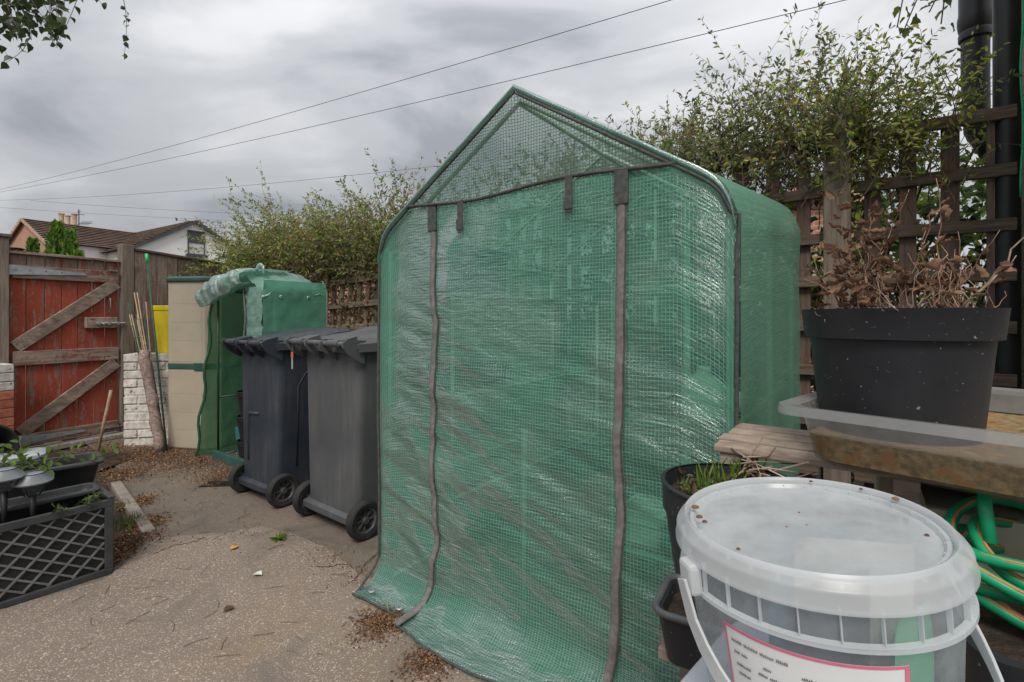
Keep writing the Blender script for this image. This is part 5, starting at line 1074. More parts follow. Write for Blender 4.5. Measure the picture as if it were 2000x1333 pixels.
def dstem(p0, ptop, nl, r=.0018, mat=None, side=0):
    mat = mat or random.choice(['brown_twig', 'brown_twig', 'pale_twig'])
    mb = MB(); pl = []; n = 9; off = Vector((random.gauss(0, .018), random.gauss(0, .018), 0))
    for j in range(n + 1):
        t_ = j / n; q = p0.lerp(ptop, t_) + off * math.sin(t_ * 3.1) * .8 + Vector((random.gauss(0, .004), random.gauss(0, .004), 0)); pl.append(q - dbase)
    mb.tube(pl, [r * (1 - .65 * j / n) for j in range(n + 1)], 6); mb.build('stem', M[mat], dp, smooth=True)
    for k in range(nl):
        t_ = random.uniform(.18, 1); i = min(n - 1, int(t_ * n)); q = pl[i].lerp(pl[i + 1], random.random()); d = Vector((random.gauss(0, 1), random.gauss(0, 1), random.gauss(-.5, .5)))
        put_leaf(random.choice(dleaf), 'leaf', q + dbase, d, random.uniform(.015, .034), dp)
def pt(px, py, Y): return P(px, py, Y)
for (px, py, Y, nl) in ((1612, 470, 1.0, 8), (1640, 380, 1.08, 12), (1672, 440, 1.15, 16), (1660, 480, 1.02, 14), (1700, 410, 1.1, 14), (1718, 470, 1.18, 14), (1738, 430, 1.05, 8), (1770, 370, 1.12, 7), (1800, 450, 1.15, 5), (1832, 348, 1.1, 9), (1816, 420, 1.06, 5), (1848, 480, 1.2, 5), (1872, 452, 1.1, 2), (1590, 520, 1.1, 8), (1572, 545, 1.05, 6), (1900, 520, 1.12, 6), (1950, 450, 1.05, 4), (1685, 520, .98, 12), (1740, 500, .97, 10), (1632, 500, 1.2, 10)):
    a = random.uniform(0, 6.28); r_ = PR * .75 * random.random() ** .5; p0 = PC + Vector((r_ * math.cos(a), r_ * math.sin(a), PH - .04)); top = P(px, py, Y * .885); p0 = p0.lerp(Vector((top.x, top.y, p0.z)), .35)
    if (p0 - PC - Vector((0, 0, PH - .04))).length > PR * .8: p0 = PC + (p0 - PC).normalized() * PR * .75; p0.z = PC.z + PH - .04
    dstem(p0, top, int(nl * 1.5))
q0 = PC + Vector((.05, -.06, PH - .04)); dstem(q0, P(2010, 440, .87), 5, .0028); dstem(q0, P(1988, 500, .85), 3, .0024)
for k in range(90):                                     # short dry stubs and litter on the soil
    a = random.uniform(0, 6.28); r_ = PR * .82 * random.random() ** .5; p0 = PC + Vector((r_ * math.cos(a), r_ * math.sin(a), PH - .045)); dstem(p0, p0 + Vector((random.gauss(0, .03), random.gauss(0, .03), random.uniform(.03, .16))), random.choice([0, 1, 2]), .0013)
# grass pot on a plant stand
stand = thing('plant_stand', 'low timber stand holding the small pots behind the bucket', 'stand', (.43, .90, 0), GA)
for k in range(3): mb = MB(); mb.box(-.115, .26, -.15 + k * .095, -.13 + k * .095 + .085, .565, .585); mb.build('slat', M['bench'], stand, bevel=.003)
for x in (-.07, .23):
    for y in (-.10, .115): mb = MB(); mb.box(x - .017, x + .017, y - .017, y + .017, 0, .564); mb.build('leg', M['bench'], stand)
gpo = Vector((.424, .94, .580)); gp_ = pot('grass_pot', 'black pot of sprouting grass and soil in front of the bench', 'pot', gpo, .132, .25, M['pot_black'], False, rimh=.05)
mb = MB(); mb.lathe([(.001, .236), (.06, .238), (.10, .232), (.122, .226)], 28); mb.build('soil', M['soil'], gp_, smooth=True)
n = 240; a = rng.random(n) * 6.28; r_ = .115 * rng.random(n) ** .5; pos = np.stack([r_ * np.cos(a), r_ * np.sin(a), .236 + .012 * rng.random(n)], 1); d = rng.normal(0, 1, (n, 3)); d[:, 2] = np.abs(d[:, 2]) * .25
leaf_mesh('compost_chips', pos, d, rng.uniform(.010, .026, n), .35, palette(n, [(.12, .075, .04), (.05, .03, .02), (.25, .19, .12), (.10, .12, .03)], [3, 3, 2, 1]), M['leaf'], gp_)
gs = thing('grass_sprouts', 'tufts of young green grass blades growing in the black pot', 'grass', gpo + Vector((0, 0, .236)))
pos = []; d = []; sz = []
for (cx_, cy_, nn, h_) in ((-.06, -.01, 18, .06), (-.015, .04, 18, .065), (.04, .06, 16, .06), (-.09, .01, 10, .04), (.02, -.06, 8, .04)):
    for k in range(nn): pos.append((cx_ + random.gauss(0, .012), cy_ + random.gauss(0, .01), -.004)); d.append((random.gauss(0, .35), random.gauss(0, .35), 1)); sz.append(h_ * random.uniform(.5, 1.2))
leaf_mesh('blades', pos, d, sz, .07, palette(len(pos), [(.12, .22, .03), (.18, .26, .05), (.07, .14, .02)], [3, 2, 1]), M['leaf'], gs)
dst = thing('dry_twigs', 'dry twigs and straw lying across the grass pot rim', 'twigs', gpo + Vector((.06, .06, .25)))
for k in range(16): mb = MB(); c = Vector((random.gauss(.03, .03), random.gauss(.02, .02), random.uniform(-.02, .03))); dd = Vector((random.gauss(0, 1), random.gauss(0, .6), random.gauss(0, .25))).normalized() * random.uniform(.04, .09); mb.tube([c - dd, c + dd * .2 + Vector((0, 0, .006)), c + dd], .0016, 5); mb.build('twig', M['pale_twig'], dst, smooth=True)
# small rectangular pot
sp_ = thing('small_square_pot', 'small black square pot with rolled rim and wet soil', 'pot', (.318, .825, .587), R(-30))
mb = MB(); mb.loft([rrect(-.05, .05, -.05, .05, .02, 0), rrect(-.064, .064, -.064, .064, .022, .085), rrect(-.056, .056, -.056, .056, .02, .085), rrect(-.048, .048, -.048, .048, .02, .05)]); mb.build('body', M['pot_black'], sp_, smooth=True, angle=35)
mb = MB(); ring = rrect(-.066, .066, -.066, .066, .024, .086); mb.tube(ring + [ring[0]], .006, 8, cap=False); mb.build('rim', M['bin'], sp_, smooth=True)
mb = MB(); mb.loft([rrect(-.048, .048, -.048, .048, .02, .060), rrect(-.052, .052, -.052, .052, .02, .068)]); mb.build('soil', M['soil'], sp_)
# grey storage chest under the bucket
gc0 = Vector((.318, .675, 0)); ga = math.atan2(-.70, .715)
chest = thing('grey_storage_chest', 'pale grey plastic storage chest lid under the clear bucket', 'chest', gc0, ga)
ZC = .746
mb = MB(); mb.loft([rrect(.03, .66, -.46, -.03, .04, 0), rrect(.01, .68, -.48, -.012, .04, ZC - .045)]); mb.build('body', M['grey_lid'], chest, smooth=True, angle=40)
mb = MB(); mb.loft([rrect(-.01, .70, -.50, .008, .05, ZC - .044), rrect(-.012, .702, -.502, .010, .05, ZC - .012), rrect(-.004, .694, -.494, .002, .05, ZC)]); ld = mb.build('lid', M['grey_lid'], chest, smooth=True, angle=35)
mb = MB(); mb.loft([rrect(.04, .65, -.45, -.045, .04, ZC + .0005), rrect(.05, .64, -.44, -.055, .04, ZC + .008)]); mb.build('lid_panel', M['grey_lid'], ld, smooth=True, angle=35)
# clear bucket
BC = Vector((.312, .497, ZC + .009)); BR, BH = .126, .182
bk = thing('clear_bucket', 'cloudy clear plastic bucket with lid, white handle and pink bordered label', 'bucket', BC + Vector((0, 0, .0085)), rot=(0, R(-5), 0))
mb = MB(); mb.lathe([(.001, .003), (BR * .80, .003), (BR * .83, .0), (BR * .84, .006), (BR * .925, BH - .045), (BR * .94, BH - .02)], 72); body = mb.build('body', M['bucket'], bk, smooth=True, angle=40)
mb = MB(); mb.lathe([(BR * .93, BH - .052), (BR * .985, BH - .050), (BR * .985, BH - .046), (BR * .94, BH - .045)], 72); mb.build('lower_ring', M['bucket_rim'], body, smooth=True, angle=40)
for k in range(26):
    a = k / 26 * 6.283; mb = MB(); mb.box(BR * .935, BR * .968, -.0005, .0005, BH - .045, BH - .018, Matrix.Rotation(a, 4, 'Z')); mb.build('rib', M['bucket_rim'], body)
mb = MB(); mb.lathe([(.001, BH - .004), (BR * .80, BH - .005), (BR * .83, BH - .004), (BR * .85, BH + .0), (BR * .875, BH + .0), (BR * .885, BH - .003)], 72); lid = mb.build('lid', M['bucket_lid'], bk, smooth=True, angle=40)
mb = MB(); mb.lathe([(BR * .885, BH - .003), (BR * .893, BH + .004), (BR * .915, BH + .006), (BR * .935, BH + .003), (BR * .95, BH - .001), (BR * .975, BH - .003), (BR * .99, BH - .006), (BR * .99, BH - .015), (BR * 1.005, BH - .017), (BR * 1.005, BH - .020)], 72); mb.build('lid_rim', M['bucket_rim'], lid, smooth=True, angle=50)
for k in range(30):
    a = k / 30 * 6.283; mb = MB(); mb.box(BR * .835, BR * .87, -.0007, .0007, BH - .009, BH - .0005, Matrix.Rotation(a, 4, 'Z')); mb.build('lid_rib', M['bucket_rim'], lid)
# handle, folded down at the front, with lugs
ha = math.radians(8); hv = Vector((math.cos(ha), math.sin(ha), 0)); hn = Vector((math.sin(ha), -math.cos(ha), 0))
hp = []
for k in range(33):
    a = math.pi * k / 32; tt_ = math.sin(a); hp.append(-hv * math.cos(a) * (BR * 1.085) * (1 - .0 * tt_) + hn * tt_ * (BR * 1.12) + Vector((0, 0, BH - .036 - .134 * tt_ ** .62)))
mb = MB(); rings = []
for i, p in enumerate(hp):
    d = (hp[min(i + 1, 32)] - hp[max(i - 1, 0)]).normalized(); out = Vector((p.x, p.y, 0)).normalized(); up_ = d.cross(out).normalized(); out2 = up_.cross(d).normalized()
    rings.append([p + up_ * .0085 + out2 * .0015, p - up_ * .0085 + out2 * .0015, p - up_ * .0085 - out2 * .0015, p + up_ * .0085 - out2 * .0015])
mb.loft(rings); mb.build('handle', M['bucket_white'], bk, bevel=.001)
for sgn in (-1, 1):
    c = hv * sgn * BR * 1.03 + Vector((0, 0, BH - .03)); mb = MB(); Mx = Matrix.Translation(c) @ Matrix.Rotation(ha, 4, 'Z'); mb.box(-.004, .009, -.012, .012, -.020, .010, Mx); mb.build('handle_lug', M['bucket_white'], bk, bevel=.004)
# paper label wrapped round the side
def wrap(a0, a1, z0, z1, dr_, mat, name, parent, n=18):
    mb = MB(); vs = []
    for k in range(n + 1):
        a = a0 + (a1 - a0) * k / n
        for z in (z0, z1): rz_ = BR * (.84 + (.925 - .84) * (z / (BH - .045))) + dr_; vs.append((rz_ * math.cos(a), rz_ * math.sin(a), z))
    mb.add(vs, [(2 * k, 2 * k + 2, 2 * k + 3, 2 * k + 1) for k in range(n)]); return mb.build(name, mat, parent, smooth=True)
fa_ = math.atan2(-BC.y, -BC.x)                           # direction towards the viewer side
la0, la1 = fa_ - .62, fa_ + .60
lb = wrap(la0, la1, .012, .118, .0012, M['paper'], 'paper_label', bk)
wrap(la0, la1, .1155, .118, .0018, M['pink'], 'label_border', lb); wrap(la0, la0 + .015, .012, .1155, .0018, M['pink'], 'label_border', lb); wrap(la1 - .028, la1, .012, .1155, .0018, M['pink'], 'label_border', lb)
pr = MB()
def words(a, z, wl, h_, seed):
    rr2 = random.Random(seed); x = a
    for L in wl:
        e_ = x + L; m_ = max(1, int(L / .012))
        for k in range(m_):
            a0_ = x + L * k / m_; a1_ = x + L * (k + .72) / m_; hh_ = h_ * rr2.choice((.75, 1, .85, 1))
            vs = []
            for aa, zz in ((a0_, z), (a1_, z), (a1_, z + hh_), (a0_, z + hh_)): rz_ = BR * (.84 + .085 * (zz / (BH - .045))) + .0020; vs.append((rz_ * math.cos(aa), rz_ * math.sin(aa), zz))
            pr.add(vs, [(0, 1, 2, 3)])
        x = e_ + .014
words(la0 + .06, .104, [.09, .11, .10, .08], .0028, 1)
for i_, (aa, zz, wl) in enumerate(((la0 + .07, .094, [.05, .05]), (la0 + .30, .092, [.06]), (la0 + .26, .085, [.07, .09]), (la0 + .08, .083, [.12]), (la0 + .09, .075, [.10]), (la0 + .56, .096, [.07, .06, .16]), (la0 + .57, .088, [.05, .07, .11, .14]), (la0 + .57, .080, [.09, .06, .08]), (la0 + .30, .070, [.1, .08]), (la0 + .58, .070, [.1, .12, .06]), (la0 + .10, .060, [.1, .12]), (la0 + .6, .060, [.1, .1, .1]))): words(aa, zz, wl, .0024, i_ + 5)
pr.build('label_print', M['ink'], lb)
# packets inside the bucket
def packet(label, mat, c, sx, sy, sz_, rz, rx=0):
    o = thing('packet', label, 'packet', BC + Vector(c), rot=(rx, 0, rz), group='packets in the clear bucket')
    n = 9; U, V = np.meshgrid(np.linspace(-1, 1, n), np.linspace(-1, 1, n), indexing='ij'); th = (1 - U ** 4) * (1 - V ** 4) * sy
    mb = MB(); mb.grid(U * sx, th * (1 + .4 * vnoise(U * 3, V * 3, 5)), (V + 1) * sz_ / 2, U, V); mb.grid(U * sx, -th, (V + 1) * sz_ / 2, U, V); mb.build('pouch', M[mat], o, smooth=True); return o
packet('dark packet standing in the clear bucket', 'packet_dark', (-.02, -.045, .006), .052, .010, .15, R(20))
packet('cream packet standing in the clear bucket', 'packet_cream', (.035, .005, .006), .055, .016, .162, R(-10))
packet('green packet standing in the clear bucket', 'packet_green', (.055, -.045, .006), .034, .010, .120, R(30))
packet('blue packet standing in the clear bucket', 'packet_blue', (.02, .055, .006), .05, .012, .155, R(10))
# dirt flakes on the lid
for k, (dx, dy, s_) in enumerate(((-.095, .045, .006), (-.10, .02, .005), (-.092, .028, .004), (.108, .022, .005), (.06, .09, .003), (-.02, .0, .002), (.088, -.04, .003), (-.085, -.035, .003), (.01, .03, .002), (.095, .055, .003))):
    mb = MB(); mb.lathe([(.001, s_ * .45), (s_ * .6, s_ * .3), (s_ * .75, 0)], 6); o = mb.build('dirt_flake', M['dead'], lid); o.location = (dx, dy, BH - .0045 if math.hypot(dx, dy) < BR * .8 else BH + .0045)
# hose coil over a tub of soil at the far right
tb = thing('black_soil_tub', 'black tub of soil and twigs under the coiled green hose', 'tub', (.82, .735, 0), R(-20))
mb = MB(); mb.loft([rrect(-.14, .20, -.14, .11, .04, 0), rrect(-.16, .22, -.155, .125, .04, .70), rrect(-.145, .205, -.14, .11, .04, .70), rrect(-.14, .20, -.135, .105, .04, .62)]); mb.build('body', M['pot_black'], tb, smooth=True, angle=40)
mb = MB(); mb.loft([rrect(-.141, .201, -.136, .106, .04, .64), rrect(-.146, .206, -.141, .111, .04, .672)]); mb.build('soil', M['soil'], tb)
hz = thing('garden_hose', 'coiled green garden hose with orange stripe heaped beside the bucket', 'hose', (.845, .785, .690))
hpts = []
for k in range(150):
    a = k / 150 * 2 * math.pi * 6; lv = k / 150 * 6; r_ = .082 + .014 * math.sin(lv * 2.3); hpts.append(Vector((math.cos(a) * (r_ + .035) * 1.05, math.sin(a) * (r_ + .03) * .75, .012 + lv * .016 + math.sin(a) * .030 + .012 * math.sin(a * 2 + lv * 2.1))) + Vector((.016 * math.sin(lv * 1.7), .014 * math.cos(lv * 2.3), .0)))
mb = MB(); mb.tube(hpts, .0095, 8); hs_ = mb.build('coil', M['hose'], hz, smooth=True)
mb = MB(); mb.tube([p + Vector((0, -.0066, .0060)) for p in hpts], .0026, 5); mb.build('stripe', M['hose_stripe'], hs_, smooth=True)
mb = MB(); mb.tube([Vector((-.085, .0, .10)), Vector((-.075, .02, .16)), Vector((-.04, .05, .20)), Vector((.03, .10, .19)), Vector((.10, .13, .12))], .0095, 8); mb.build('loose_end', M['hose'], hz, smooth=True)
for k in range(10):
    mb = MB(); c = Vector((.79 + random.uniform(-.06, .12), .66 + random.uniform(-.03, .05), .69)); dd = Vector((random.gauss(0, .6), random.gauss(0, .4), abs(random.gauss(0, .6)))).normalized() * random.uniform(.05, .12)
    mb.tube([c - tb.location, c + dd * .5 + Vector((random.gauss(0, .01), 0, .01)) - tb.location, c + dd - tb.location], .0017, 5); tw_o = mb.build('twig', M['pale_twig'], tb, smooth=True); tw_o.matrix_parent_inverse = Matrix.Rotation(R(20), 4, 'Z')

# ================================================================== LEFT FOREGROUND: PLANTERS, LAMPS
lr, ll = G(222, 1120), G(0, 1193); ld_ = (lr - ll).normalized(); lang = math.atan2(ld_.y, ld_.x)
LH = .335; LL, LDp = 1.0, .24
lp = thing('lattice_planter', 'black rectangular planter with moulded lattice front by the kerb', 'planter', lr, lang)     # local x negative to the left, y back
def bar(mbx, x0, x1, y0, y1, z0, z1): mbx.box(x0, x1, y0, y1, z0, z1)
for nm, a in (('frame_rail', (-LL, 0, 0, .018, LH - .032, LH)), ('frame_rail', (-LL, 0, 0, .018, 0, .028)), ('frame_stile', (-.030, 0, .0, .018, .0285, LH - .0325)), ('frame_stile', (-LL, -LL + .03, .0, .018, .0285, LH - .0325))):
    mb = MB(); bar(mb, *a); mb.build(nm, M['planter_grey'], lp, bevel=.003)
mb = MB(); bar(mb, -LL + .004, -.004, .019, .023, .01, LH - .01); mb.build('front_panel', M['black'], lp)
iw, ih = LL - .06, LH - .06
def clip_bar(x0, s, nm):
    # line z = s*(x-x0) clipped to the opening
    pts_ = []
    for x in np.linspace(-LL + .03, -.03, 241):
        z = .028 + s * (x - x0)
        if .03 <= z <= LH - .034: pts_.append((x, z))
    if len(pts_) < 4: return
    mb = MB(); a, b_ = pts_[0], pts_[-1]; mb.beam((a[0], .0135 if s > 0 else .0145, a[1]), (b_[0], .0135 if s > 0 else .0145, b_[1]), .008, .007, up=(0, 0, 1)); mb.build('lattice_bar', M['ridge_highlight'], lp)
for k in range(-6, 18):
    clip_bar(-LL + k * .078, 1.05, 'l'); clip_bar(-LL + k * .078 + .02, -.62, 'l')
for x0 in (-LL, -.012): mb = MB(); bar(mb, x0, x0 + .012, .0235, LDp, 0, LH - .001); mb.build('end_panel', M['black'], lp)
mb = MB(); bar(mb, -LL, 0, LDp + .0005, LDp + .012, 0, LH - .001); mb.build('back_panel', M['black'], lp)
for a in ((-LL, 0, LDp - .006, LDp + .018, LH, LH + .012), (-.02, .004, .0, LDp - .0065, LH + .0005, LH + .0125)): mb = MB(); bar(mb, *a); mb.build('top_rail', M['planter_grey'], lp, bevel=.003)
mb = MB(); bar(mb, -LL + .013, -.0125, .0236, LDp - .001, .02, LH - .06); mb.build('soil', M['soil'], lp)
# trough standing behind it on an upturned crate
def trough(name, label, x1, y0, z0, L, wd, h, par_loc=lr, tilt=0):
    o = thing(name, label, 'planter', Vector(par_loc) + Matrix.Rotation(lang, 3, 'Z') @ Vector((x1, y0, 0)) + Vector((0, 0, z0)), lang + tilt)
    def r4(i, z, r=.03): return rrect(-L + i, -i, i, wd - i, r, z)
    mb = MB(); mb.loft([r4(.03, 0), r4(.004, h - .02), r4(.010, h - .02), r4(.036, .015)]); mb.build('body', M['black'], o, smooth=True, angle=35)
    mb = MB(); mb.loft([r4(.006, h - .022), r4(-.010, h - .020), r4(-.014, h - .008), r4(-.008, h), r4(.008, h - .002), r4(.010, h - .02)], False, False); mb.build('rim', M['planter_grey'], o, smooth=True, angle=60)
    mb = MB(); mb.loft([r4(.032, .04), r4(.018, h - .075)]); mb.build('soil', M['soil'], o); return o
trough('black_trough', 'narrow black trough planter set inside the back of the lattice planter', -.03, .115, LH - .055, .9, .115, .09)
cr = thing('upturned_crate', 'upturned black crate carrying the rear trough planter', 'crate', Vector(lr) + Matrix.Rotation(lang, 3, 'Z') @ Vector((-.12, .36, 0)), lang)
mb = MB(); mb.loft([rrect(-.7, 0, 0, .22, .02, 0), rrect(-.68, -.02, .015, .205, .02, .30)]); mb.build('body', M['black'], cr, smooth=True, angle=35)
tr2 = trough('long_black_trough', 'long empty black trough planter with thick rim behind the lattice planter', .03, .33, .302, .95, .20, .145, tilt=R(-8))
# solar lamps pushed into the planter
def solar(px, py, Y, label):
    top = P(px, py, Y); o = thing('solar_lamp', label, 'lamp', (top.x, top.y, .27), group='solar lamps in the planter'); zt_ = top.z - .27
    mb = MB(); mb.tube([(0, 0, 0), (0, 0, zt_ - .07)], [.006, .012], 8); mb.build('stake', M['black'], o, smooth=True)
    mb = MB(); mb.lathe([(.001, -.075 + zt_), (.022, -.073 + zt_), (.038, -.030 + zt_), (.038, -.026 + zt_)], 24); mb.build('lens', M['clear'], o, smooth=True)
    mb = MB(); mb.lathe([(.030, zt_ - .028), (.063, zt_ - .024), (.066, zt_ - .018), (.040, zt_ + .008), (.037, zt_ + .014), (.001, zt_ + .015)], 32); cap = mb.build('cap', M['lamp_grey'], o, smooth=True, angle=30)
    mb = MB(); mb.lathe([(.001, zt_ + .0162), (.032, zt_ + .0160), (.034, zt_ + .0155)], 28); mb.build('solar_cell', M['solar'], cap, smooth=True)
    mb = MB(); mb.lathe([(.037, zt_ + .013), (.037, zt_ + .017), (.034, zt_ + .017)], 28); mb.build('bezel', M['planter_grey'], cap)
    for k in range(5): a = k * 1.2566; mb = MB(); mb.tube([(.058 * math.cos(a), .058 * math.sin(a), zt_ - .022), (.045 * math.cos(a), .045 * math.sin(a), zt_ - .055), (.022 * math.cos(a), .022 * math.sin(a), zt_ - .078)], .0022, 5); mb.build('guard_wire', M['black'], o, smooth=True)
solar(64, 932, 2.06, 'solar lamp with tilted grey cap nearest the planter corner'); solar(8, 924, 2.00, 'solar lamp partly cut off beside its neighbour in the planter')
# seedlings in the planters
def seedling(name, label, loc, ns, h, ls, cols, spread=.05):
    o = thing(name, label, 'plant', loc); sm = MB(); pos = []; d = []; sz = []
    for k in range(ns):
        p = Vector((random.gauss(0, spread), random.gauss(0, spread), 0)); dd = Vector((random.gauss(0, .4), random.gauss(0, .4), 1)).normalized(); pl = [p.copy()]
        for j in range(6):
            dd = (dd + Vector((random.gauss(0, .2), random.gauss(0, .2), -.10))).normalized(); p = p + dd * h / 6; pl.append(p.copy())
            if j: 
                for s_ in (-1, 1): pos.append(p.copy()); d.append(dd.cross(Vector((random.gauss(0, 1), random.gauss(0, 1), .3))).normalized() * s_ + dd * .4); sz.append(random.uniform(*ls))
        sm.tube(pl, .0018, 4, cap=False)
    sm.build('stems', M['twig'], o); leaf_mesh('foliage', pos, d, sz, .5, palette(len(pos), cols, [1] * len(cols)), M['leaf'], o); return o
def lpw(x, y, z): return Vector(lr) + Matrix.Rotation(lang, 3, 'Z') @ Vector((x, y, 0)) + Vector((0, 0, z))
seedling('trailing_weed', 'small green weed sprouting at the corner of the lattice planter', lpw(-.12, .07, .27), 7, .11, (.02, .035), [(.10, .15, .04), (.06, .10, .03)], .03)
seedling('strawberry_plant', 'pale green leafy seedling growing out of the long trough', tr2.matrix_basis @ Vector((-.24, .10, .07)), 9, .22, (.03, .05), [(.16, .24, .05), (.11, .18, .04)], .05)
# tipped black pot and a pale tub lid behind the planters
tpot = thing('tipped_black_pot', 'large black pot tipped on its side at the bed edge', 'pot', P(-62, 852, 3.5), rot=(R(78), 0, R(62)))
mb = MB(); mb.lathe([(.001, .015), (.12, .015), (.125, .0), (.165, .28), (.175, .28), (.178, .31), (.165, .312), (.16, .29), (.115, .03), (.001, .03)], 40); mb.build('body', M['black'], tpot, smooth=True, angle=35); tpot.location.z = .185
wl = thing('pale_tub_lid', 'pale grey plastic tub with raised lid lying behind the trough', 'tub', G(20, 935), R(40)); wl.scale = (.8, .8, .9)
mb = MB(); mb.loft([rrect(-.20, .20, -.13, .13, .04, 0), rrect(-.22, .22, -.15, .15, .04, .16)]); mb.build('body', M['grey_lid'], wl, smooth=True, angle=35)
mb = MB(); mb.loft([rrect(-.235, .235, -.165, .165, .05, .161), rrect(-.235, .235, -.165, .165, .05, .185), rrect(-.19, .19, -.12, .12, .04, .20)]); mb.build('lid', M['grey_lid'], wl, smooth=True, angle=35)

# ================================================================== BIRCH BRANCHES, VINE
bt_ = thing('birch_tree', 'birch branches with small leaves hanging into view overhead', 'tree', (-5.2, 2.2, 0))
bb = Vector(bt_.location); mb = MB(); mb.tube([(0, 0, 0), (.05, 0, 1.6), (.0, .05, 3.2), (.1, .1, 4.6)], [.13, .11, .08, .05], 12); mb.build('trunk', M['bark'], bt_, smooth=True)
bl = [leaf_template('birch_leaf', M['birch'], 'birch')]
def branch(pts_, r0, r1, nm='limb'): mb = MB(); n = len(pts_); mb.tube([Vector(p) - bb for p in pts_], [r0 + (r1 - r0) * k / (n - 1) for k in range(n)], 7); mb.build(nm, M['twig'], bt_, smooth=True)
branch([(-5.2, 2.25, 3.0), (-4.4, 2.5, 3.6), (-3.5, 2.75, 3.75), (-2.9, 2.85, 3.55)], .045, .012)
branch([(-3.5, 2.75, 3.75), (-2.9, 2.7, 3.7), (-2.45, 2.7, 3.5), (-2.3, 2.7, 3.2)], .018, .006)
def strand(p0, p1, nl, ls=(.032, .05)):
    p0, p1 = Vector(p0), Vector(p1); n = 10; off = Vector((random.gauss(0, .04), random.gauss(0, .04), 0)); pl = [p0.lerp(p1, j / n) + off * math.sin(j / n * 3.1) for j in range(n + 1)]
    mb = MB(); mb.tube([q - bb for q in pl], [.0028 - .0002 * j for j in range(n + 1)], 5); mb.build('twig', M['twig'], bt_, smooth=True)
    for k in range(nl):
        i = min(n - 1, int((k + .5) / nl * n)); q = pl[i].lerp(pl[i + 1], random.random()); put_leaf(bl[0], 'leaf', q, (random.gauss(0, .8), random.gauss(0, .8), random.gauss(-.9, .4)), random.uniform(*ls), bt_)
for k in range(34):
    px = random.uniform(-40, 118); yb_ = np.interp(px, [-40, 12, 40, 75, 118], [160, 125, 75, 85, 98]) * random.uniform(.45, 1.0); Y = random.uniform(2.55, 3.0); p1 = P(px, yb_, Y); strand(p1 + Vector((random.gauss(-.12, .08), random.gauss(0, .1), random.uniform(.35, .7))), p1, random.randint(11, 18), (.036, .058))
strand(P(190, -130, 2.7), P(241, 112, 2.7), 24, (.026, .042)); strand(P(170, -120, 2.75), P(206, 18, 2.75), 9)
vn = thing('overhanging_vine', 'lime green vine shoot with broad leaves hanging beside the vent pipe', 'vine', (2.3, 2.72, 2.9))
vb_ = Vector(vn.location); vl = leaf_template('vine_leaf', M['lime'], 'vine')
for (a, b_, nl) in (((1850, -90), (1765, 62), 17), ((1860, -60), (1838, 48), 9), ((1790, -80), (1752, 55), 10), ((1880, -50), (1815, 25), 8)):
    p0, p1 = P(*a, 2.45), P(*b_, 2.35); pl = [p0.lerp(p1, j / 8) + Vector((0, 0, .05 * math.sin(j / 8 * 3.1))) for j in range(9)]
    mb = MB(); mb.tube([q - vb_ for q in pl], .003, 5); mb.build('stem', M['twig'], vn, smooth=True)
    for k in range(nl): q = pl[min(8, int((k + .5) / nl * 9))] + Vector((random.gauss(0, .015), random.gauss(0, .02), random.gauss(0, .015))); put_leaf(vl, 'leaf', q, (random.gauss(-.3, .7), random.gauss(0, .6), random.gauss(-.7, .4)), random.uniform(.035, .065), vn)

# ================================================================== GROUND LITTER
def litter(name, label, pts_, n, spread, zpile, kindc, ls=(.006, .016)):
    pos = []; 
    for (px, py, sx, wgt) in pts_:
        c = G(px, py); k = int(n * wgt)
        xy = rng.normal(0, 1, (k, 2)) * sx * .5; r2 = (xy ** 2).sum(1) / (sx * .5) ** 2
        z = .010 + zpile * np.exp(-r2 * .6) * rng.random(k); pos.append(np.stack([c.x + xy[:, 0], c.y + xy[:, 1] * 1.1, z], 1))
    pos = np.concatenate(pos); m_ = len(pos); d = rng.normal(0, 1, (m_, 3)); d[:, 2] *= .3
    o = leaf_mesh(name, pos, d, rng.uniform(*ls, m_), .65, palette(m_, [(.16, .075, .035), (.24, .12, .055), (.09, .045, .025), (.30, .19, .10)], [3, 3, 3, 1]), M['litter'], None, fold=.2)
    o['label'] = label; o['category'] = 'leaf litter'
litter('leaf_litter', 'brown leaf litter drifted below the cabinet and small greenhouse', [(330, 893, .34, .3), (400, 905, .30, .2), (445, 930, .22, .15), (270, 890, .3, .2), (215, 880, .3, .15)], 11000, .3, .012, 0, (.006, .014))
litter('leaf_litter', 'brown leaf litter gathered along the concrete kerb', [(238, 930, .22, .3), (262, 985, .12, .2), (280, 1025, .10, .15), (240, 1060, .16, .25), (215, 1090, .1, .1)], 5200, .2, .008, 0)
litter('leaf_litter', 'small heap of brown seed husks at the greenhouse flap', [(738, 1222, .10, .6), (765, 1215, .08, .4)], 1500, .1, .012, 0, (.005, .012))
litter('leaf_litter', 'brown seed husks beside the greenhouse door hem', [(835, 1300, .09, 1)], 900, .1, .012, 0, (.005, .012))
litter('leaf_litter', 'fine brown debris caught along the slab joint', [(700, 1130, .12, .3), (660, 1095, .1, .2), (630, 1078, .1, .2), (470, 1043, .25, .3)], 420, .1, .004, 0, (.004, .010))
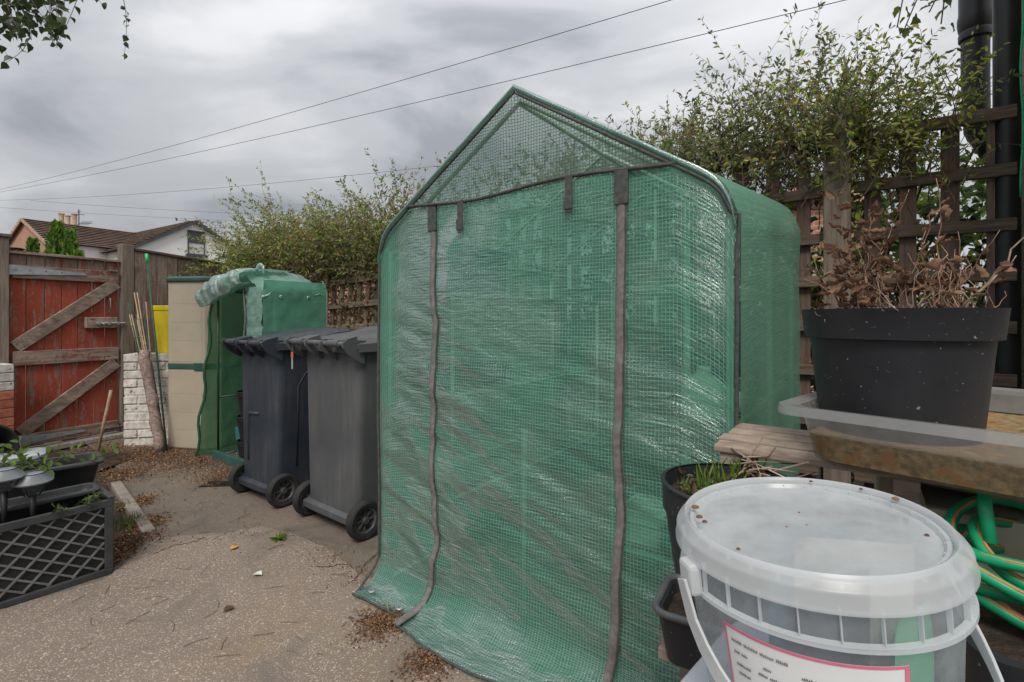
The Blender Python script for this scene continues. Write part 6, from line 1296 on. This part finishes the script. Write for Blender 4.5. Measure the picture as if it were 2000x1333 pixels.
# loose twigs, single leaves, weed
twg = MB()
for k in range(110):
    px, py = random.choice([(random.uniform(240, 520), random.uniform(900, 1040)), (random.uniform(150, 700), random.uniform(1050, 1300)), (random.uniform(300, 600), random.uniform(960, 1060))])
    c = G(px, py); a = random.uniform(0, 6.28); L = random.uniform(.012, .045); dv = Vector((math.cos(a), math.sin(a), 0)) * L; sd_ = Vector((-dv.y, dv.x, 0)) * random.uniform(-.25, .25)
    twg.tube([c - dv + Vector((0, 0, .008)), c + sd_ + Vector((0, 0, .010)), c + dv + Vector((0, 0, .008))], .0010, 4)
tag(twg.build('twig_debris', M['twig']), 'thin fallen twigs strewn over the concrete', 'twigs', kind='stuff')
weed = thing('dandelion_weed', 'single bright green weed rosette growing in the concrete joint', 'plant', G(545, 1056) + Vector((0, 0, .006)))
n = 22; a = np.linspace(0, 6.28 * 2, n); d = np.stack([np.cos(a), np.sin(a), rng.uniform(.15, .6, n)], 1); leaf_mesh('leaves', np.zeros((n, 3)), d, rng.uniform(.03, .06, n), .28, palette(n, [(.12, .22, .03), (.17, .26, .05)], [1, 1]), M['leaf'], weed)
for (px, py, lab, mt) in ((450, 1078, 'yellow fallen leaf on the concrete slab', 'yellow_leaf'), (498, 1125, 'pale flattened scrap on the concrete slab', 'cream'), (455, 1190, 'dark dead leaf on the concrete slab', 'dead')):
    me = leaf_template('fallen_leaf', M[mt], 'birch'); o = bpy.data.objects.new('fallen_leaf', me); COL.objects.link(o); o.location = G(px, py) + Vector((0, 0, .013)); o.scale = (.045, .045, .02); o.rotation_euler.z = random.uniform(0, 6); tag(o, lab, 'leaf')
gt = thing('bed_grass', 'sparse green grass tufts between lattice planter and kerb', 'grass', G(245, 1030)); gb = Vector(gt.location); gt['kind'] = 'stuff'
pos = []; d = []; sz = []
for (px, py) in ((235, 995), (246, 1028), (238, 1040), (252, 1022), (232, 1030)):
    c = G(px, py) - gb
    for k in range(40): pos.append(c + Vector((random.gauss(0, .035), random.gauss(0, .035), .012))); d.append((random.gauss(0, .7), random.gauss(0, .7), .8)); sz.append(random.uniform(.02, .055))
leaf_mesh('blades', pos, d, sz, .10, palette(len(pos), [(.09, .16, .03), (.14, .19, .05), (.20, .18, .07)], [2, 2, 1]), M['leaf'], gt)
print('leaves', tot, 'objects', len(bpy.data.objects))
